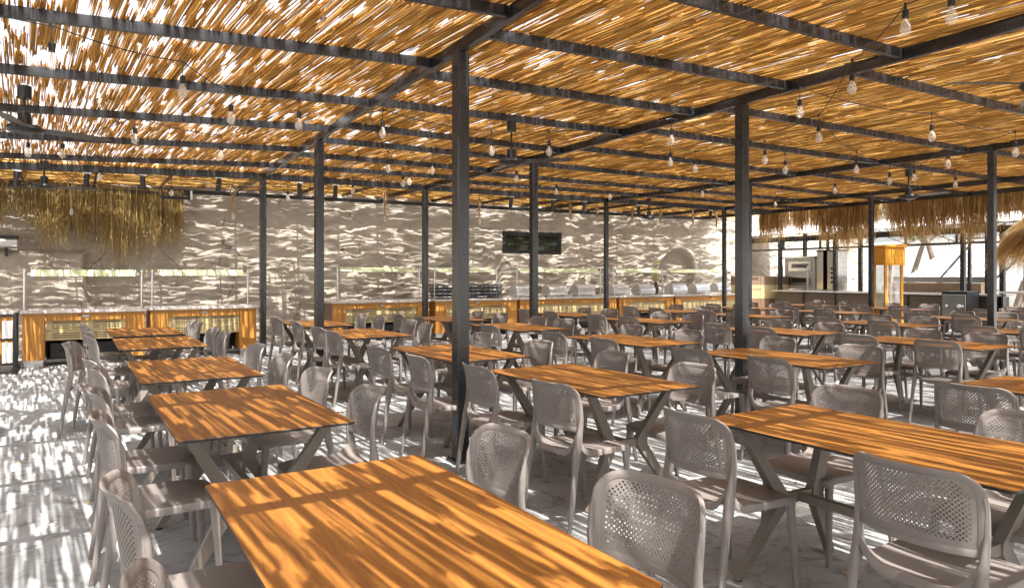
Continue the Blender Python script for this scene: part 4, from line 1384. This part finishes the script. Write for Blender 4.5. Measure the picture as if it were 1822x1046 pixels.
# straw parasol and grey kiosk at the right edge
t = thing('straw_parasol', 'pale shaggy straw parasol at the right edge beside the last post', 'parasol', (18.05, 7.0, 0))
q = MB(); q.tube([(0, 0, 0), (0, 0, 2.9)], .05, 8); link('pole', q.mesh('pole', M['bark'], 40), t)
vs_, fs = [], []
for k in range(9000):
    a = random.uniform(0, 2 * math.pi)
    ly = random.random()
    r0 = .05 + .75 * ly; r1 = r0 + random.uniform(.35, .55)
    za = 2.95 - .75 * ly * ly - .15 * ly; zb_ = za - random.uniform(.35, .6)
    an2 = a + random.gauss(0, .06)
    p0, p2 = Vector((r0 * math.cos(a), r0 * math.sin(a), za)), Vector((r1 * math.cos(an2), r1 * math.sin(an2), zb_))
    p1 = p0.lerp(p2, .5) + Vector((0, 0, .06))
    wd = Vector((-math.sin(a), math.cos(a), random.uniform(-.5, .5))) * random.uniform(.003, .007)
    o_ = len(vs_)
    for p, ws in ((p0, 1), (p1, 1), (p2, .3)): vs_ += [p - wd * ws, p + wd * ws]
    fs += [(o_, o_ + 1, o_ + 3, o_ + 2), (o_ + 2, o_ + 3, o_ + 5, o_ + 4)]
link('thatch', np_mesh('thatch', np.array([tuple(v) for v in vs_]), np.array(fs), M['straw']), t, kind='stuff')
t = thing('grey_kiosk', 'grey panelled kiosk wall under the straw parasol, cut by the right edge', 'kiosk', (20.3, 7.0, 0))
for k in range(4):
    q = MB(); q.box(0, .06, -2.6 + k * .8, -1.82 + k * .8, 0.0, 2.0); link('wall_panel', q.mesh('wall_panel', M['grey']), t)
q = MB(); q.box(-.05, -.01, -.9, .35, 1.05, 1.45); link('pale_board', q.mesh('pale_board', M['plank']), t)
q = MB(); q.tube([(-.4, 0, .03), (-.4, 0, .98)], .02, 8); q.box(-.55, -.25, -.15, .15, .98, 1.0); link('side_table', q.mesh('side_table', M['white']), t)

# ------------------------------------------------------------------ litter on the floor: fallen reed splinters, leaves, pebbles
vs_, fs = [], []
for k in range(1500):
    x, y = random.uniform(-2, 9), random.uniform(.8, 13)
    L, w_, a = random.uniform(.01, .06), random.uniform(.0015, .004), random.uniform(0, math.pi)
    if random.random() < .12: L, w_ = random.uniform(.015, .03), random.uniform(.008, .014)
    d, n_ = Vector((math.cos(a), math.sin(a), 0)), Vector((-math.sin(a), math.cos(a), 0))
    c = Vector((x, y, .0125)); o_ = len(vs_)
    vs_ += [c - d * L, c - n_ * w_ + Vector((0, 0, .004)), c + d * L + Vector((0, 0, .006)), c + n_ * w_ + Vector((0, 0, .002))]
    fs.append((o_, o_ + 1, o_ + 2, o_ + 3))
link('floor_litter', np_mesh('floor_litter', np.array([tuple(v) for v in vs_]), np.array(fs), M['straw']), kind='stuff', label='fallen reed splinters and dry leaves scattered on the concrete floor', cat='litter')

# ------------------------------------------------------------------ surroundings
t = thing('white_backdrop', 'added white building that keeps the background bright behind the open kitchen', 'building', (35, 20, 0), R(-24))  # added white wall block, keeps the view behind the kitchen bright
q = MB(); q.box(-1, 0, -13, 11, 0, 3.0); link('wall', q.mesh('wall', M['white']), t)
q = MB(); q.box(-1.05, .05, -13.1, 11.1, 3.002, 3.1); link('roof_edge', q.mesh('roof_edge', M['white']), t)

def tree(x, y, ht, lean, rad, ncl, label, seed, bare=False, leafsz=.10, per=55):
    rr = random.Random(seed)
    t = thing('garden_tree', label, 'tree', (x, y, 0), 0, 'trees around the terrace')
    k = MB()
    top = Vector((lean[0], lean[1], ht * .62))
    pts = [Vector((0, 0, 0)), Vector((lean[0] * .2, lean[1] * .2, ht * .2)), Vector((lean[0] * .55, lean[1] * .6, ht * .42)), top]
    k.tube(pts, [.13, .105, .09, .05], 9)
    tips = []
    for i in range(9):
        b0 = pts[2].lerp(top, rr.random())
        a = rr.uniform(0, 2 * math.pi)
        e = b0 + Vector((math.cos(a) * rad * rr.uniform(.4, .9), math.sin(a) * rad * rr.uniform(.4, .9), rr.uniform(.1, .45) * ht))
        m = b0.lerp(e, .5) + Vector((rr.uniform(-.3, .3), rr.uniform(-.3, .3), .1))
        k.tube([b0, m, e], [.06, .04, .015], 6)
        tips += [e, m.lerp(e, .5)]
    link('trunk', k.mesh('trunk', M['bark'], 60), t)
    vs_, fs = [], []
    for i in range(ncl):
        c = rr.choice(tips) + Vector((rr.gauss(0, .45), rr.gauss(0, .45), rr.gauss(0, .35)))
        for j in range(per):
            p = c + Vector((rr.gauss(0, .26), rr.gauss(0, .26), rr.gauss(0, .2)))
            d = Vector((rr.gauss(0, 1), rr.gauss(0, 1), rr.gauss(0, 1))).normalized()
            u = d.orthogonal().normalized() * leafsz * rr.uniform(.3, .6); v2 = d * leafsz * rr.uniform(.5, 1)
            o_ = len(vs_)
            vs_ += [p - v2, p + u, p + v2, p - u]; fs.append((o_, o_ + 1, o_ + 2, o_ + 3))
    link('crown', np_mesh('crown', np.array([tuple(v) for v in vs_]), np.array(fs), M['leaf']), t)
tree(28.4, 14.5, 6.5, (-.5, .8), 2.2, 42, 'leaning leafy tree behind the white tent, left of the lattice roof', 1)
tree(26.4, 11.3, 6.0, (.9, -1.2), 1.8, 30, 'leaning pale trunked tree seen through the shelter below the lattice roof', 2)
tree(26.9, 9.7, 6.5, (-1.0, 1.4), 1.8, 34, 'tree with a slanting trunk just left of the last slim post', 3)
tree(30.4, 17.1, 6.0, (.3, -.9), 2.0, 34, 'thin forked tree right above the orange cart', 4)
# greenery behind and beside the camera, reflected in the posts and window
for i, (x, y) in enumerate([(-9, 2), (-10, 9), (-3, -12), (5, -13), (13, -12), (21, -8)]):
    tree(x, y, 6.5, (.4, .3), 2.4, 60, ['tree left of the terrace near the camera', 'tree left of the terrace by the wall', 'tree behind the camera at left', 'tree straight behind the camera', 'tree behind the camera at right', 'tree beyond the right rear roof edge'][i], 20 + i, per=70, leafsz=.16)
